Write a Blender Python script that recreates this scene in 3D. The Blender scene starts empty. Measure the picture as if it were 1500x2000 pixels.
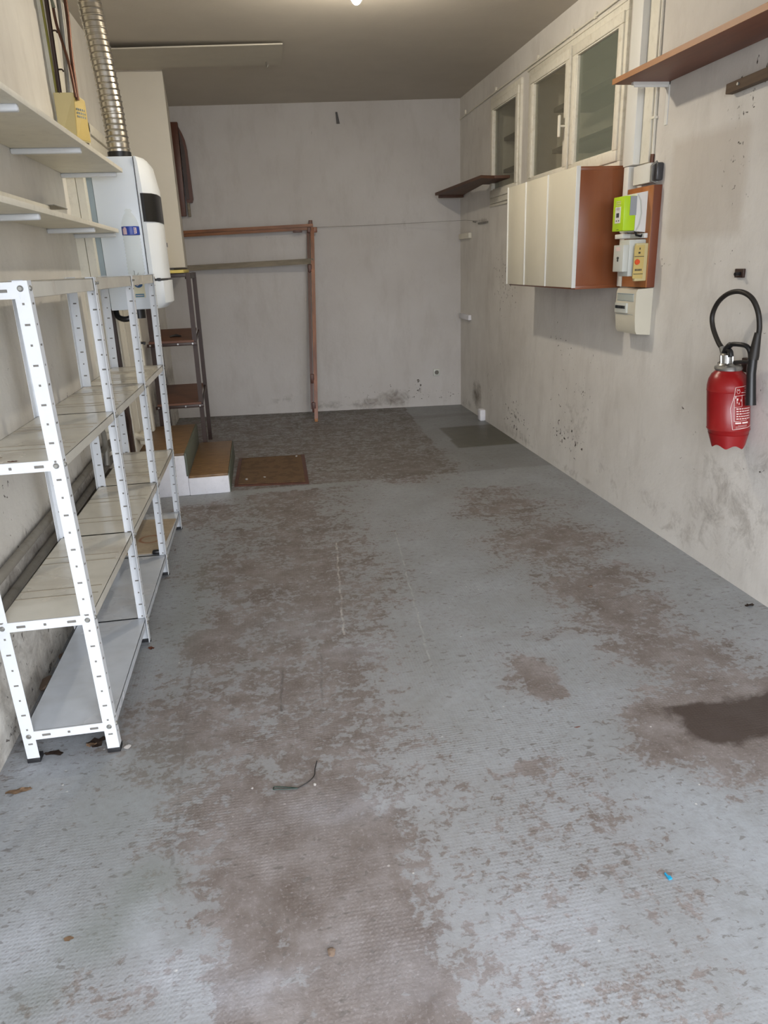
import bpy, bmesh, math, random
import numpy as np
from mathutils import Vector, Matrix
random.seed(7)
scene = bpy.context.scene

# ------------------------------------------------------------ camera
cam_d = bpy.data.cameras.new('camera'); cam = bpy.data.objects.new('camera', cam_d)
scene.collection.objects.link(cam); scene.camera = cam
r = Vector((0.9852, 0.0888, -0.1465)); fwd = Vector((-0.1672, 0.3153, -0.9342))
# rows = world axes in camera space (x right, y down, z forward) from the vanishing points of the room
P = np.array([750.0, 1000.0]); F = 1411.0
D = np.array([498.0, 524.0]); V = np.array([910.0, 5100.0])
yv = np.array([*(D - P), F]); yv /= np.linalg.norm(yv)
dn = np.array([*(V - P), F]); dn -= yv * (dn @ yv); dn /= np.linalg.norm(dn)
xv = np.cross(dn, yv)
R = np.array([xv, yv, -dn])
cr, cu, cb = R[:, 0], -R[:, 1], -R[:, 2]
cam.matrix_world = Matrix(((cr[0], cu[0], cb[0], 0), (cr[1], cu[1], cb[1], 0), (cr[2], cu[2], cb[2], 1.5), (0, 0, 0, 1)))
cam_d.sensor_fit = 'VERTICAL'; cam_d.sensor_height = 24; cam_d.lens = F * 24 / 2000
cam_d.clip_start = 0.02

# ------------------------------------------------------------ light
world = bpy.data.worlds.new('overcast_sky'); scene.world = world; world.use_nodes = True
bg = world.node_tree.nodes['Background']
bg.inputs[0].default_value = (0.90, 0.93, 1.0, 1); bg.inputs[1].default_value = 8.8
pd = bpy.data.lights.new('door_portal', 'AREA'); pd.shape = 'RECTANGLE'; pd.size = 3.0; pd.size_y = 2.55
pd.cycles.is_portal = True
po = bpy.data.objects.new('door_portal', pd); scene.collection.objects.link(po)
po.location = (0.58, -0.42, 1.28); po.rotation_euler = (math.radians(90), 0, 0)   # shines along +Y
BULB_W = 1340.0
vs = scene.view_settings
vs.view_transform = 'Standard'; vs.look = 'None'; vs.exposure = 0.0; vs.gamma = 1.0; vs.use_curve_mapping = False
scene.cycles.max_bounces = 10
scene.cycles.diffuse_bounces = 6

C = scene.collection

# ------------------------------------------------------------ material helpers
def srgb(c):
    return tuple(((v / 12.92) if v <= 0.04045 else ((v + 0.055) / 1.055) ** 2.4) for v in c[:3]) + (1,)
class NT:
    def __init__(s, name):
        s.m = bpy.data.materials.new(name); s.m.use_nodes = True; s.t = s.m.node_tree; s.n = s.t.nodes
        s.b = s.n['Principled BSDF']
    def new(s, t, **k):
        x = s.n.new(t)
        for a, v in k.items(): setattr(x, a, v)
        return x
    def link(s, a, b): s.t.links.new(a, b)
    def coord(s, scale=(1, 1, 1)):
        tc = s.new('ShaderNodeTexCoord'); g = s.new('ShaderNodeNewGeometry'); mp = s.new('ShaderNodeMapping')
        mp.inputs['Scale'].default_value = scale; s.link(g.outputs['Position'], mp.inputs['Vector'])
        s.n.remove(tc)
        return mp.outputs[0]
    def noise(s, sc, det=4, rough=0.6, vec=None, dist=0.0):
        x = s.new('ShaderNodeTexNoise'); x.inputs['Scale'].default_value = sc; x.inputs['Detail'].default_value = det
        x.inputs['Roughness'].default_value = rough; x.inputs['Distortion'].default_value = dist
        s.link(vec if vec is not None else s.coord(), x.inputs['Vector'])
        return x.outputs['Fac']
    def ramp(s, src, stops):
        x = s.new('ShaderNodeValToRGB'); e = x.color_ramp.elements
        while len(e) < len(stops): e.new(0.5)
        for el, (p, c) in zip(e, stops):
            el.position = p; el.color = c if isinstance(c, tuple) else (c, c, c, 1)
        s.link(src, x.inputs[0]); return x.outputs[0]
    def mix(s, f, a, b, mode='MIX'):
        x = s.new('ShaderNodeMix', data_type='RGBA', blend_type=mode)
        for sock, v in ((x.inputs[0], f), (x.inputs[6], a), (x.inputs[7], b)):
            if hasattr(v, 'is_output'): s.link(v, sock)
            else: sock.default_value = v
        return x.outputs[2]
    def math(s, op, a, b=None, clamp=False):
        x = s.new('ShaderNodeMath', operation=op); x.use_clamp = clamp
        for i, v in enumerate((a, b)):
            if v is None: continue
            if hasattr(v, 'is_output'): s.link(v, x.inputs[i])
            else: x.inputs[i].default_value = v
        return x.outputs[0]
    def attr(s, n):
        x = s.new('ShaderNodeAttribute'); x.attribute_name = n; return x.outputs['Fac']
    def bump(s, h, st=0.3, d=0.01, prev=None):
        x = s.new('ShaderNodeBump'); x.inputs['Strength'].default_value = st; x.inputs['Distance'].default_value = d
        s.link(h, x.inputs['Height'])
        if prev is not None: s.link(prev, x.inputs['Normal'])
        return x.outputs[0]

def mat(name, col, rough=0.5, metal=0.0, var=0.12, vscale=9.0, bump=0.0, bscale=60.0, spec=0.5, dirt=0.0, dirtcol=(.35, .29, .22)):
    t = NT(name); c = srgb(col); k = 1 - var
    dark = (c[0] * k, c[1] * k, c[2] * k, 1)
    out = t.ramp(t.noise(vscale), [(0.3, dark), (0.7, c)])
    if dirt:
        m = t.ramp(t.noise(vscale * 2.3, 7, 0.7), [(0.52, 0.0), (0.72, 1.0)])
        out = t.mix(t.math('MULTIPLY', m, dirt), out, srgb(dirtcol))
    t.link(out, t.b.inputs['Base Color'])
    t.b.inputs['Roughness'].default_value = rough; t.b.inputs['Metallic'].default_value = metal
    t.b.inputs['Specular IOR Level'].default_value = spec
    if bump: t.link(t.bump(t.noise(bscale), bump, 0.004), t.b.inputs['Normal'])
    return t.m

def wood(name, c1, c2, axis=1, rough=0.45, sc=18, streak=0.08):
    t = NT(name); s = [sc] * 3; s[axis] = sc * streak
    v = t.coord(tuple(s)); n = t.noise(1.0, 6, 0.65, v, 0.6)
    t.link(t.ramp(n, [(0.3, srgb(c1)), (0.7, srgb(c2))]), t.b.inputs['Base Color'])
    t.b.inputs['Roughness'].default_value = rough
    t.link(t.bump(n, 0.12, 0.003), t.b.inputs['Normal'])
    return t.m

def wall_mat(name, base, grey, chip=(.27, .24, .21), ck=.2):
    t = NT(name)
    n1 = t.noise(1.3, 5, 0.6); col = t.ramp(n1, [(0.3, srgb(grey)), (0.7, srgb(base))])
    n2 = t.noise(1.0, 8, 0.7, t.coord((7, 7, 2.2)))
    col = t.mix(t.math('MULTIPLY', t.ramp(n2, [(0.5, 0.0), (0.75, 1.0)]), 0.22), col, srgb((.55, .52, .48)))
    d = t.attr('dirt')
    nn = t.noise(9, 9, 0.75, dist=0.5)
    m = t.math('SUBTRACT', t.math('ADD', d, nn), 0.76)
    m = t.math('MULTIPLY', m, 2.2, clamp=True)
    col = t.mix(m, col, t.ramp(t.noise(25, 6, .7), [(0.35, srgb((.30, .27, .24))), (0.65, srgb((.52, .48, .43)))]))
    p = t.attr('patch')
    col = t.mix(p, col, srgb((.70, .66, .61)))
    # holes and flaked chips
    n3 = t.noise(30, 3, 0.5, dist=0.8); k = t.attr('chip')
    ch = t.math('MULTIPLY', t.math('SUBTRACT', t.math('ADD', t.math('MULTIPLY', k, ck), n3), 0.77), 25.0, clamp=True)
    col = t.mix(ch, col, srgb(chip))
    t.link(col, t.b.inputs['Base Color']); t.b.inputs['Roughness'].default_value = 0.75
    t.b.inputs['Specular IOR Level'].default_value = 0.25
    b = t.bump(t.noise(5, 6, 0.6), 0.25, 0.02); b = t.bump(t.noise(45, 5, 0.7), 0.18, 0.006, b)
    b = t.bump(t.math('SUBTRACT', 1.0, ch), 0.5, 0.004, b)
    t.link(b, t.b.inputs['Normal'])
    return t.m

M = {}
M['wall'] = wall_mat('painted_plaster', (.88, .87, .85), (.79, .775, .75))
M['wall_back'] = wall_mat('grey_white_plaster', (.77, .76, .75), (.73, .715, .70))
M['wall_left'] = wall_mat('flaking_plaster', (.88, .87, .84), (.80, .785, .755), chip=(.46, .44, .42), ck=.13)
M['ceiling'] = mat('ceiling_paint', (.76, .735, .69), 0.85, var=0.08, vscale=2.5, bump=0.2, bscale=40, spec=.2)
M['board'] = mat('ceiling_board_paint', (.76, .74, .69), 0.8, var=0.06, spec=.2)
M['cream'] = mat('cream_paint', (.88, .865, .81), 0.55, var=0.08, dirt=0.15)
M['cream_old'] = mat('old_cream_window_paint', (.88, .865, .81), 0.55, var=0.10, vscale=14, dirt=0.32, dirtcol=(.62, .55, .38), bump=.2)
M['white_lac'] = mat('white_enamel', (.83, .845, .86), 0.35, var=0.04, dirt=0.10, dirtcol=(.62, .57, .48))
M['white_plastic'] = mat('white_plastic', (.88, .88, .86), 0.4, var=0.03)
M['cream_plastic'] = mat('cream_plastic', (.82, .80, .73), 0.4, var=0.03)
M['grey_plastic'] = mat('pale_grey_plastic', (.78, .79, .76), 0.4, var=0.03)
M['boiler'] = mat('boiler_enamel', (.865, .90, .935), 0.3, var=0.03, vscale=2)
M['boiler_cover'] = mat('boiler_cover_enamel', (.90, .92, .93), 0.3, var=0.02)
M['strip'] = mat('blue_grey_strip', (.58, .64, .67), 0.4, var=0.05)
M['black'] = mat('black_plastic', (.09, .09, .095), 0.35, var=0.1)
M['rubber'] = mat('black_rubber', (.12, .105, .09), 0.5, var=0.2, vscale=40)
M['darkgrey'] = mat('dark_grey_plastic', (.25, .25, .26), 0.3, var=0.1)
M['duct'] = mat('ribbed_aluminium', (.78, .76, .72), 0.28, 1.0, var=0.1, vscale=30)
M['steel'] = mat('steel', (.72, .72, .71), 0.35, 1.0, var=0.1, vscale=30)
M['bolt'] = mat('dull_bolt_steel', (.62, .62, .60), 0.45, 0.7, var=0.25, vscale=90)
M['hole'] = mat('slot_shadow_grey', (.46, .45, .43), 0.8, var=0.2, vscale=60)
M['copper'] = mat('copper', (.36, .24, .18), 0.42, 0.6, var=0.3, vscale=14)
M['galv'] = mat('galvanised_pipe', (.55, .54, .51), 0.55, 0.4, var=0.2, vscale=20)
M['olive'] = mat('olive_wire', (.58, .56, .25), 0.5, var=0.1)
M['oldpipe'] = mat('painted_pipe', (.56, .54, .50), 0.6, var=0.25, vscale=12, dirt=.5)
M['yellow_beige'] = mat('aged_beige_plastic', (.79, .74, .55), 0.45, var=0.06)
M['yellow'] = mat('aged_yellow_plastic', (.78, .69, .42), 0.45, var=0.08)
M['yellow_paint'] = mat('yellow_painted_wood', (.86, .78, .42), 0.6, var=0.15, vscale=20)
M['lime'] = mat('lime_green_plastic', (.71, .86, .12), 0.38, var=0.02)
M['meter_grey'] = mat('meter_grey_plastic', (.60, .62, .64), 0.4, var=0.03)
M['red'] = mat('red_enamel', (.55, .065, .075), 0.32, var=0.12, vscale=12)
M['orange_red'] = mat('orange_red_plastic', (.85, .32, .12), 0.4, var=0.03)
M['print_white'] = mat('white_print', (.88, .80, .78), 0.5, var=0.02)
M['print_dark'] = mat('dark_print', (.2, .2, .18), 0.5, var=0.05)
M['print_blue'] = mat('blue_print', (.13, .33, .52), 0.4, var=0.05)
M['print_teal'] = mat('teal_blue_print', (.28, .50, .60), 0.4, var=0.05)
M['print_pale'] = mat('pale_yellow_sticker', (.87, .86, .76), 0.5, var=0.03)
M['label_blue'] = mat('bottle_label_blue', (.12, .25, .62), 0.35, var=0.1, vscale=40)
M['label_pink'] = mat('bottle_label_pink', (.85, .74, .76), 0.35, var=0.1, vscale=40)
M['dk_brown'] = mat('dark_brown_metal', (.24, .17, .14), 0.42, 0.1, var=0.25, vscale=10)
M['shelf_wood'] = wood('brown_shelf_board', (.36, .22, .15), (.45, .29, .20), 0, sc=22)
M['mahog'] = wood('reddish_brown_laminate', (.50, .285, .17), (.55, .325, .20), 2, 0.28, sc=9, streak=.06)
M['plank_red'] = wood('reddish_plank', (.41, .215, .135), (.50, .28, .18), 1, 0.5, sc=12)
M['plank_edge'] = wood('light_plank_edge', (.60, .40, .22), (.68, .47, .27), 1, 0.5, sc=20)
M['frame_wood'] = wood('orange_brown_varnish', (.38, .20, .10), (.58, .35, .19), 2, 0.4, sc=14)
M['rail_wood'] = wood('orange_brown_rail', (.42, .26, .15), (.58, .38, .23), 0, 0.45, sc=14)
M['rail_grey'] = wood('weathered_grey_rail', (.42, .39, .33), (.56, .52, .45), 0, 0.7, sc=16)
M['shutter'] = wood('dark_reddish_panel', (.27, .14, .09), (.37, .21, .14), 2, 0.45, sc=12)
M['plank_dark'] = wood('dull_dark_plank', (.30, .20, .15), (.38, .26, .19), 1, 0.6, sc=12)
M['old_bar'] = wood('old_grey_brown_batten', (.30, .24, .19), (.42, .35, .28), 1, 0.8, sc=16)
M['board_wood'] = wood('varnished_brown_board', (.58, .36, .19), (.68, .44, .25), 2, 0.35, sc=12)
M['board_side'] = wood('reddish_board_side', (.42, .22, .14), (.48, .27, .18), 2, 0.35, sc=12)
M['niche_shelf'] = mat('old_grey_shelf_board', (.30, .28, .245), 0.8, var=0.3, vscale=16)
M['riser'] = mat('grey_green_riser_paint', (.36, .38, .33), 0.6, var=0.15)
M['render'] = mat('white_painted_masonry', (.88, .88, .90), 0.75, var=0.07, vscale=12, bump=.4, bscale=30, dirt=.12)
M['ribdirt'] = mat('grimy_rib', (.60, .565, .50), .5, var=.2, vscale=30)
M['foot'] = mat('dark_foot_cap', (.12, .12, .13), 0.6)
M['leaf'] = mat('dry_leaf', (.62, .51, .40), 0.7, var=0.35, vscale=60)
M['leaf_red'] = mat('reddish_dry_leaf', (.50, .29, .20), 0.7, var=0.3, vscale=60)
M['leaf_dark'] = mat('dark_dry_leaf', (.27, .21, .17), 0.7, var=0.3, vscale=60)
M['stone'] = mat('plaster_rubble', (.66, .64, .62), 0.85, var=0.25, vscale=40, bump=.5, bscale=90)
M['stone_br'] = mat('brown_rubble', (.45, .38, .32), 0.85, var=0.25, vscale=40, bump=.5, bscale=90)
M['green_wire'] = mat('dark_green_wire', (.05, .17, .13), 0.4, var=0.3, vscale=90)
M['cyan'] = mat('cyan_plastic', (.10, .58, .75), 0.4)
M['ground'] = mat('outdoor_asphalt', (.42, .42, .42), 0.9, var=0.15, bump=.3)
M['bulb_base'] = mat('white_bulb_housing', (.85, .85, .82), 0.4)

def glass_mat(name, rough, tint, alpha_mix):
    t = NT(name); t.b.inputs['Base Color'].default_value = tint
    t.b.inputs['Roughness'].default_value = rough
    t.b.inputs['Specular IOR Level'].default_value = 0.9
    tr = t.new('ShaderNodeBsdfTransparent'); tr.inputs[0].default_value = (.95, .96, .94, 1)
    mx = t.new('ShaderNodeMixShader'); mx.inputs[0].default_value = alpha_mix
    out = t.n['Material Output']
    t.link(tr.outputs[0], mx.inputs[1]); t.link(t.b.outputs[0], mx.inputs[2]); t.link(mx.outputs[0], out.inputs[0])
    return t.m
M['pane'] = glass_mat('window_glass_painted_haze', 0.35, srgb((.62, .60, .54)), 0.22)  # pale veil in the glass colour, brightens the dim cupboard interior
M['pane_reflection'] = glass_mat('window_glass_painted_reflection', 0.3, srgb((.55, .58, .53)), 0.40)  # greenish grey of reflections on the glass, painted into its colour
M['pet'] = glass_mat('clear_bottle_plastic', 0.06, srgb((.9, .9, .9)), 0.12)
M['clear_door'] = glass_mat('clear_flap_plastic', 0.08, srgb((.75, .80, .80)), 0.5)
t = NT('lit_bulb'); t.b.inputs['Emission Color'].default_value = (1.0, 0.89, 0.73, 1); t.b.inputs['Emission Strength'].default_value = BULB_W
t.link(t.mix(t.noise(3), (1, .97, .9, 1), (1, 1, 1, 1)), t.b.inputs['Base Color']); M['lit'] = t.m

# shelf metal with dirt, streaky
def shelf_mat(name, warm):
    t = NT(name)
    base = t.ramp(t.noise(4, 5), [(0.3, srgb((.76, .75, .71) if warm else (.72, .74, .765))), (0.7, srgb((.82, .81, .765) if warm else (.79, .815, .84)))])
    n = t.noise(1.0, 3, 0.5, t.coord((3, 6, 3)), .2)
    m = t.ramp(n, [(0.50, 0.0), (0.78, 1.0)])
    base = t.mix(t.math('MULTIPLY', m, 0.5 if warm else 0.3), base, srgb((.52, .45, .36)))
    t.link(base, t.b.inputs['Base Color']); t.b.inputs['Roughness'].default_value = 0.24
    t.b.inputs['Specular IOR Level'].default_value = 0.6
    t.link(t.ramp(n, [(0.4, 0.09), (0.7, 0.36)]), t.b.inputs['Roughness'])
    t.link(t.bump(t.noise(9, 2), 0.04, 0.002), t.b.inputs['Normal'])
    return t.m
M['shelf_warm'] = shelf_mat('dusty_cream_shelf_metal', True)
M['shelf_cool'] = shelf_mat('pale_grey_shelf_metal', False)

# floor
def floor_mat():
    t = NT('worn_painted_concrete')
    w = t.attr('wear'); dk = t.attr('dark'); gr = t.attr('green'); du = t.attr('dust')
    vec = t.coord((1, 1, 1))
    nA = t.noise(16, 9, 0.72, vec, 0.4); nB = t.noise(46, 5, 0.62, vec, 0.2)
    nS = t.noise(1.0, 6, 0.7, t.coord((9, 34, 9)), 0.3)
    nL = t.noise(4.5, 7, 0.7, vec, 0.3)
    n = t.math('ADD', t.math('ADD', t.math('MULTIPLY', nA, 0.40), t.math('MULTIPLY', nB, 0.26)), t.math('ADD', t.math('MULTIPLY', nS, 0.14), t.math('MULTIPLY', nL, 0.20)))
    n = t.math('ADD', t.math('MULTIPLY', n, 1.35), -0.175)
    k = t.math('ADD', n, t.math('MULTIPLY', w, 0.25))
    bare = t.math('MULTIPLY', t.math('SUBTRACT', k, 0.610), 18.0, clamp=True)
    paint = t.ramp(t.noise(3.0, 6, 0.65), [(0.3, srgb((.525, .54, .545))), (0.7, srgb((.60, .62, .64)))])
    paint = t.mix(t.math('MULTIPLY', t.ramp(t.noise(38, 6, .7), [(0.35, 1.0), (0.55, 0.0)]), 0.35), paint, srgb((.44, .44, .43)))
    tint = t.math('MULTIPLY', t.math('ADD', w, t.math('MULTIPLY', nL, 0.3)), 0.55, clamp=True)
    paint = t.mix(tint, paint, srgb((.48, .46, .45)))
    conc = t.ramp(t.noise(6, 8, 0.7), [(0.3, srgb((.36, .32, .295))), (0.5, srgb((.45, .42, .405))), (0.72, srgb((.54, .52, .515)))])
    conc = t.mix(t.math('MULTIPLY', t.ramp(t.noise(90, 4, .7), [(0.55, 0.0), (0.7, 1.0)]), 0.5), conc, srgb((.62, .60, .60)))
    # fine waffle pattern pressed in the screed
    wa = t.new('ShaderNodeTexWave', wave_type='BANDS', bands_direction='X'); wa.inputs['Scale'].default_value = 27; wa.inputs['Distortion'].default_value = 1.5; wa.inputs['Detail'].default_value = 1
    wb = t.new('ShaderNodeTexWave', wave_type='BANDS', bands_direction='Y'); wb.inputs['Scale'].default_value = 27; wb.inputs['Distortion'].default_value = 1.5; wb.inputs['Detail'].default_value = 1
    t.link(vec, wa.inputs['Vector']); t.link(vec, wb.inputs['Vector'])
    waf = t.math('MULTIPLY', wa.outputs['Fac'], wb.outputs['Fac'])
    wm = t.ramp(t.noise(2.2, 4), [(0.42, 0.0), (0.58, 1.0)])
    waf = t.math('MULTIPLY', waf, wm)
    conc = t.mix(t.math('MULTIPLY', waf, 0.12), conc, srgb((.62, .60, .585)))
    paint = t.mix(t.math('MULTIPLY', waf, 0.13), paint, srgb((.46, .45, .45)))
    col = t.mix(bare, paint, conc)
    # darker spots: damp chips
    spn = t.math('ADD', t.noise(30, 4, .55, t.coord((1, 1.7, 1)), .5), t.math('MULTIPLY', t.noise(1.7, 3), .22))
    sp = t.math('MULTIPLY', t.math('SUBTRACT', spn, 0.725), 26.0, clamp=True)
    col = t.mix(t.math('MULTIPLY', sp, 0.62), col, srgb((.37, .35, .335)))
    # scratched chalk lines and dark joints running away from the camera
    sx = t.new('ShaderNodeSeparateXYZ'); t.link(vec, sx.inputs[0])
    def line(x0, y0, x1, y1, wd, colr, k):
        sl = (x1 - x0) / (y1 - y0); e = t.math('SUBTRACT', sx.outputs[0], t.math('ADD', t.math('MULTIPLY', sx.outputs[1], sl), x0 - sl * y0))
        e = t.math('ABSOLUTE', t.math('ADD', e, t.math('MULTIPLY', t.math('SUBTRACT', t.noise(9), .5), .03)))
        mk = t.math('MULTIPLY', t.math('SUBTRACT', wd, e), 1.0 / (wd * .5), clamp=True)
        mk = t.math('MULTIPLY', mk, t.math('MULTIPLY', t.math('GREATER_THAN', sx.outputs[1], min(y0, y1)), t.math('LESS_THAN', sx.outputs[1], max(y0, y1))))
        mk = t.math('MULTIPLY', t.math('MULTIPLY', mk, t.ramp(t.noise(14, 4, .7), [(.42, 0.15), (.6, 1.0)])), k)
        return t.mix(mk, col, srgb(colr))
    col = line(.319, 3.85, .237, 2.758, .006, (.72, .70, .68), .75); col = line(.676, 3.924, .54, 2.392, .005, (.70, .70, .69), .4)
    col = line(-.03, 2.604, -.047, 2.247, .006, (.30, .28, .28), .7); col = line(.127, 2.629, .097, 2.215, .006, (.32, .30, .30), .6)
    col = line(-.40, 2.9, -.36, 1.6, .006, (.34, .31, .30), .4)
    col = t.mix(t.math('MULTIPLY', gr, 0.75), col, srgb((.43, .455, .43)))
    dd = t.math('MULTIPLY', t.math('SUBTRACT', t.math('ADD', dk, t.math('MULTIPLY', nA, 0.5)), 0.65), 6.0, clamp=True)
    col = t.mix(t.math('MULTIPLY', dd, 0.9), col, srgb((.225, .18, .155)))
    st = t.attr('cement')
    col = t.mix(st, col, t.ramp(t.noise(9, 6), [(.3, srgb((.30, .295, .255))), (.7, srgb((.35, .34, .30)))]))
    md = t.math('MULTIPLY', t.math('MULTIPLY', t.ramp(t.noise(5, 8, .75), [(0.35, 0.1), (0.7, 1.0)]), du), 0.85)
    col = t.mix(md, col, srgb((.74, .76, .80)))
    # pale plaster crumbs
    vo = t.new('ShaderNodeTexVoronoi'); vo.inputs['Scale'].default_value = 16; t.link(vec, vo.inputs['Vector'])
    cr = t.ramp(vo.outputs['Distance'], [(0.045, 1.0), (0.07, 0.0)])
    col = t.mix(t.math('MULTIPLY', cr, t.ramp(t.noise(6), [(.5, 0.0), (.6, .8)])), col, srgb((.80, .79, .77)))
    t.link(col, t.b.inputs['Base Color'])
    t.link(t.ramp(bare, [(0, 0.42), (1, 0.62)]), t.b.inputs['Roughness'])
    t.b.inputs['Specular IOR Level'].default_value = 0.45
    b = t.bump(waf, 0.22, 0.003); b = t.bump(nA, 0.3, 0.01, b); b = t.bump(t.math('SUBTRACT', 1.0, bare), 0.35, 0.002, b)
    b = t.bump(t.noise(120, 4, .7), .2, .003, b)
    t.link(b, t.b.inputs['Normal'])
    return t.m
M['floor'] = floor_mat()

def tile_mat():
    t = NT('brown_wood_look_tiles'); v = t.coord((1, 1, 1))
    n = t.noise(1.0, 6, .6, t.coord((14, 60, 14)), .4)
    col = t.ramp(n, [(0.3, srgb((.38, .29, .19))), (0.7, srgb((.55, .43, .29)))])
    sx = t.new('ShaderNodeSeparateXYZ'); t.link(v, sx.inputs[0])
    fr = t.math('FRACT', t.math('DIVIDE', sx.outputs[1], 0.255)); ln = t.ramp(fr, [(0.0, 1.0), (0.035, 0.0), (0.97, 0.0), (1.0, 1.0)])
    col = t.mix(t.math('MULTIPLY', ln, .7), col, srgb((.30, .20, .12)))
    t.link(col, t.b.inputs['Base Color']); t.b.inputs['Roughness'].default_value = 0.45
    return t.m
M['tile'] = tile_mat()
def mat_mat():
    t = NT('brown_doormat_fibre'); v = t.coord((1, 1, 1))
    n = t.noise(160, 4, .7); col = t.ramp(n, [(0.3, srgb((.33, .25, .17))), (0.7, srgb((.47, .37, .26)))])
    d = t.ramp(t.noise(11, 4, .6), [(0.5, 0.0), (0.56, 1.0)])
    col = t.mix(t.math('MULTIPLY', d, .45), col, srgb((.28, .21, .145)))
    t.link(col, t.b.inputs['Base Color']); t.b.inputs['Roughness'].default_value = 0.95
    t.link(t.bump(n, .6, .006), t.b.inputs['Normal'])
    return t.m
M['mat'] = mat_mat()
def cardboard():
    t = NT('stained_tan_board')
    col = t.ramp(t.noise(6, 7, .7), [(0.3, srgb((.56, .50, .41))), (0.7, srgb((.72, .66, .57)))])
    # rust ring
    g = t.new('ShaderNodeNewGeometry'); s1 = t.new('ShaderNodeVectorMath', operation='DISTANCE')
    t.link(g.outputs['Position'], s1.inputs[0]); s1.inputs[1].default_value = (-0.695, 3.86, 0.118)
    rr = t.math('ADD', s1.outputs['Value'], t.math('MULTIPLY', t.math('SUBTRACT', t.noise(18), .5), .02))
    ring = t.ramp(rr, [(0.045, 0.0), (0.052, 1.0), (0.056, 1.0), (0.066, 0.0)])
    col = t.mix(t.math('MULTIPLY', ring, .8), col, srgb((.55, .32, .16)))
    t.link(col, t.b.inputs['Base Color']); t.b.inputs['Roughness'].default_value = 0.6
    return t.m
M['tanboard'] = cardboard()

# ------------------------------------------------------------ mesh helpers
class MB:
    def __init__(s): s.bm = bmesh.new()
    def box(s, a, b, bev=0.0, seg=2, sub=None):
        a = Vector(a); b = Vector(b); lo = Vector([min(a[i], b[i]) for i in range(3)]); hi = Vector([max(a[i], b[i]) for i in range(3)])
        r = bmesh.ops.create_cube(s.bm, size=1.0); vs_ = r['verts']
        for v in vs_: v.co = Vector([lo[i] + (v.co[i] + .5) * (hi[i] - lo[i]) for i in range(3)])
        if bev:
            es = list({e for v in vs_ for e in v.link_edges})
            bmesh.ops.bevel(s.bm, geom=es, offset=bev, segments=seg, affect='EDGES', profile=0.5)
        return s
    def tube(s, pts, rad, n=10, caps=True, closed=False):
        pts = [Vector(p) for p in pts]; L = len(pts)
        rads = rad if isinstance(rad, (list, tuple)) else [rad] * L
        rings = []; up = None
        for i, p in enumerate(pts):
            d = (pts[min(i + 1, L - 1)] - pts[max(i - 1, 0)]).normalized()
            if up is None:
                up = Vector((0, 0, 1)) if abs(d.z) < .9 else Vector((1, 0, 0))
            u = d.cross(up).normalized(); w = u.cross(d).normalized(); up = w
            rings.append([s.bm.verts.new(p + (u * math.cos(2 * math.pi * k / n) + w * math.sin(2 * math.pi * k / n)) * rads[i]) for k in range(n)])
        for a, b in zip(rings, rings[1:]):
            for k in range(n): s.bm.faces.new((a[k], a[(k + 1) % n], b[(k + 1) % n], b[k]))
        if caps:
            s.bm.faces.new(list(reversed(rings[0]))); s.bm.faces.new(rings[-1])
        return s
    def lathe(s, prof, c=(0, 0, 0), n=32, fn=None):
        rings = []
        for (r_, z) in prof:
            if r_ < 1e-5: rings.append([s.bm.verts.new((c[0], c[1], c[2] + z))])
            else: rings.append([s.bm.verts.new((c[0] + r_ * math.cos(2 * math.pi * k / n), c[1] + r_ * math.sin(2 * math.pi * k / n), c[2] + z)) for k in range(n)])
        for a, b in zip(rings, rings[1:]):
            for k in range(n):
                k2 = (k + 1) % n
                if len(a) == 1 and len(b) == 1: continue
                if len(a) == 1: s.bm.faces.new((a[0], b[k], b[k2]))
                elif len(b) == 1: s.bm.faces.new((a[k], a[k2], b[0]))
                else: s.bm.faces.new((a[k], a[k2], b[k2], b[k]))
        return s
    def prism(s, pts, vec):
        vec = Vector(vec); a = [s.bm.verts.new(Vector(p)) for p in pts]; b = [s.bm.verts.new(Vector(p) + vec) for p in pts]
        s.bm.faces.new(list(reversed(a))); s.bm.faces.new(b)
        for k in range(len(a)): s.bm.faces.new((a[k], a[(k + 1) % len(a)], b[(k + 1) % len(a)], b[k]))
        return s
    def hexa(s, p):  # 8 corner points: bottom 4 then top 4
        v = [s.bm.verts.new(Vector(q)) for q in p]
        for f in ((3, 2, 1, 0), (4, 5, 6, 7), (0, 1, 5, 4), (1, 2, 6, 5), (2, 3, 7, 6), (3, 0, 4, 7)): s.bm.faces.new([v[i] for i in f])
        return s
    def beam(s, a, b, w, t, side=(1, 0, 0)):
        a = Vector(a); b = Vector(b); d = (b - a).normalized(); sd = Vector(side); sd = (sd - d * sd.dot(d)).normalized(); o = d.cross(sd)
        q = []
        for p in (a, b):
            for i, j in ((-1, -1), (1, -1), (1, 1), (-1, 1)): q.append(p + sd * (i * w / 2) + o * (j * t / 2))
        return s.hexa(q)
    def warp(s, fn):
        for v in s.bm.verts: v.co = Vector(fn(v.co))
        return s
    def build(s, name, m, parent=None, kind=None, label=None, smooth=True):
        off = Vector((0, 0, 0)); p = parent
        while p is not None: off += p.location; p = p.parent
        bmesh.ops.recalc_face_normals(s.bm, faces=s.bm.faces)
        for v in s.bm.verts: v.co -= off
        me = bpy.data.meshes.new(name); s.bm.to_mesh(me); s.bm.free()
        if smooth:
            me.shade_smooth(); me.set_sharp_from_angle(angle=math.radians(35))
        me.materials.append(m if not isinstance(m, str) else M[m])
        o = bpy.data.objects.new(name, me); C.objects.link(o)
        if parent is not None: o.parent = parent
        if kind: o['kind'] = kind
        if label: o['label'] = label
        return o
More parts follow.
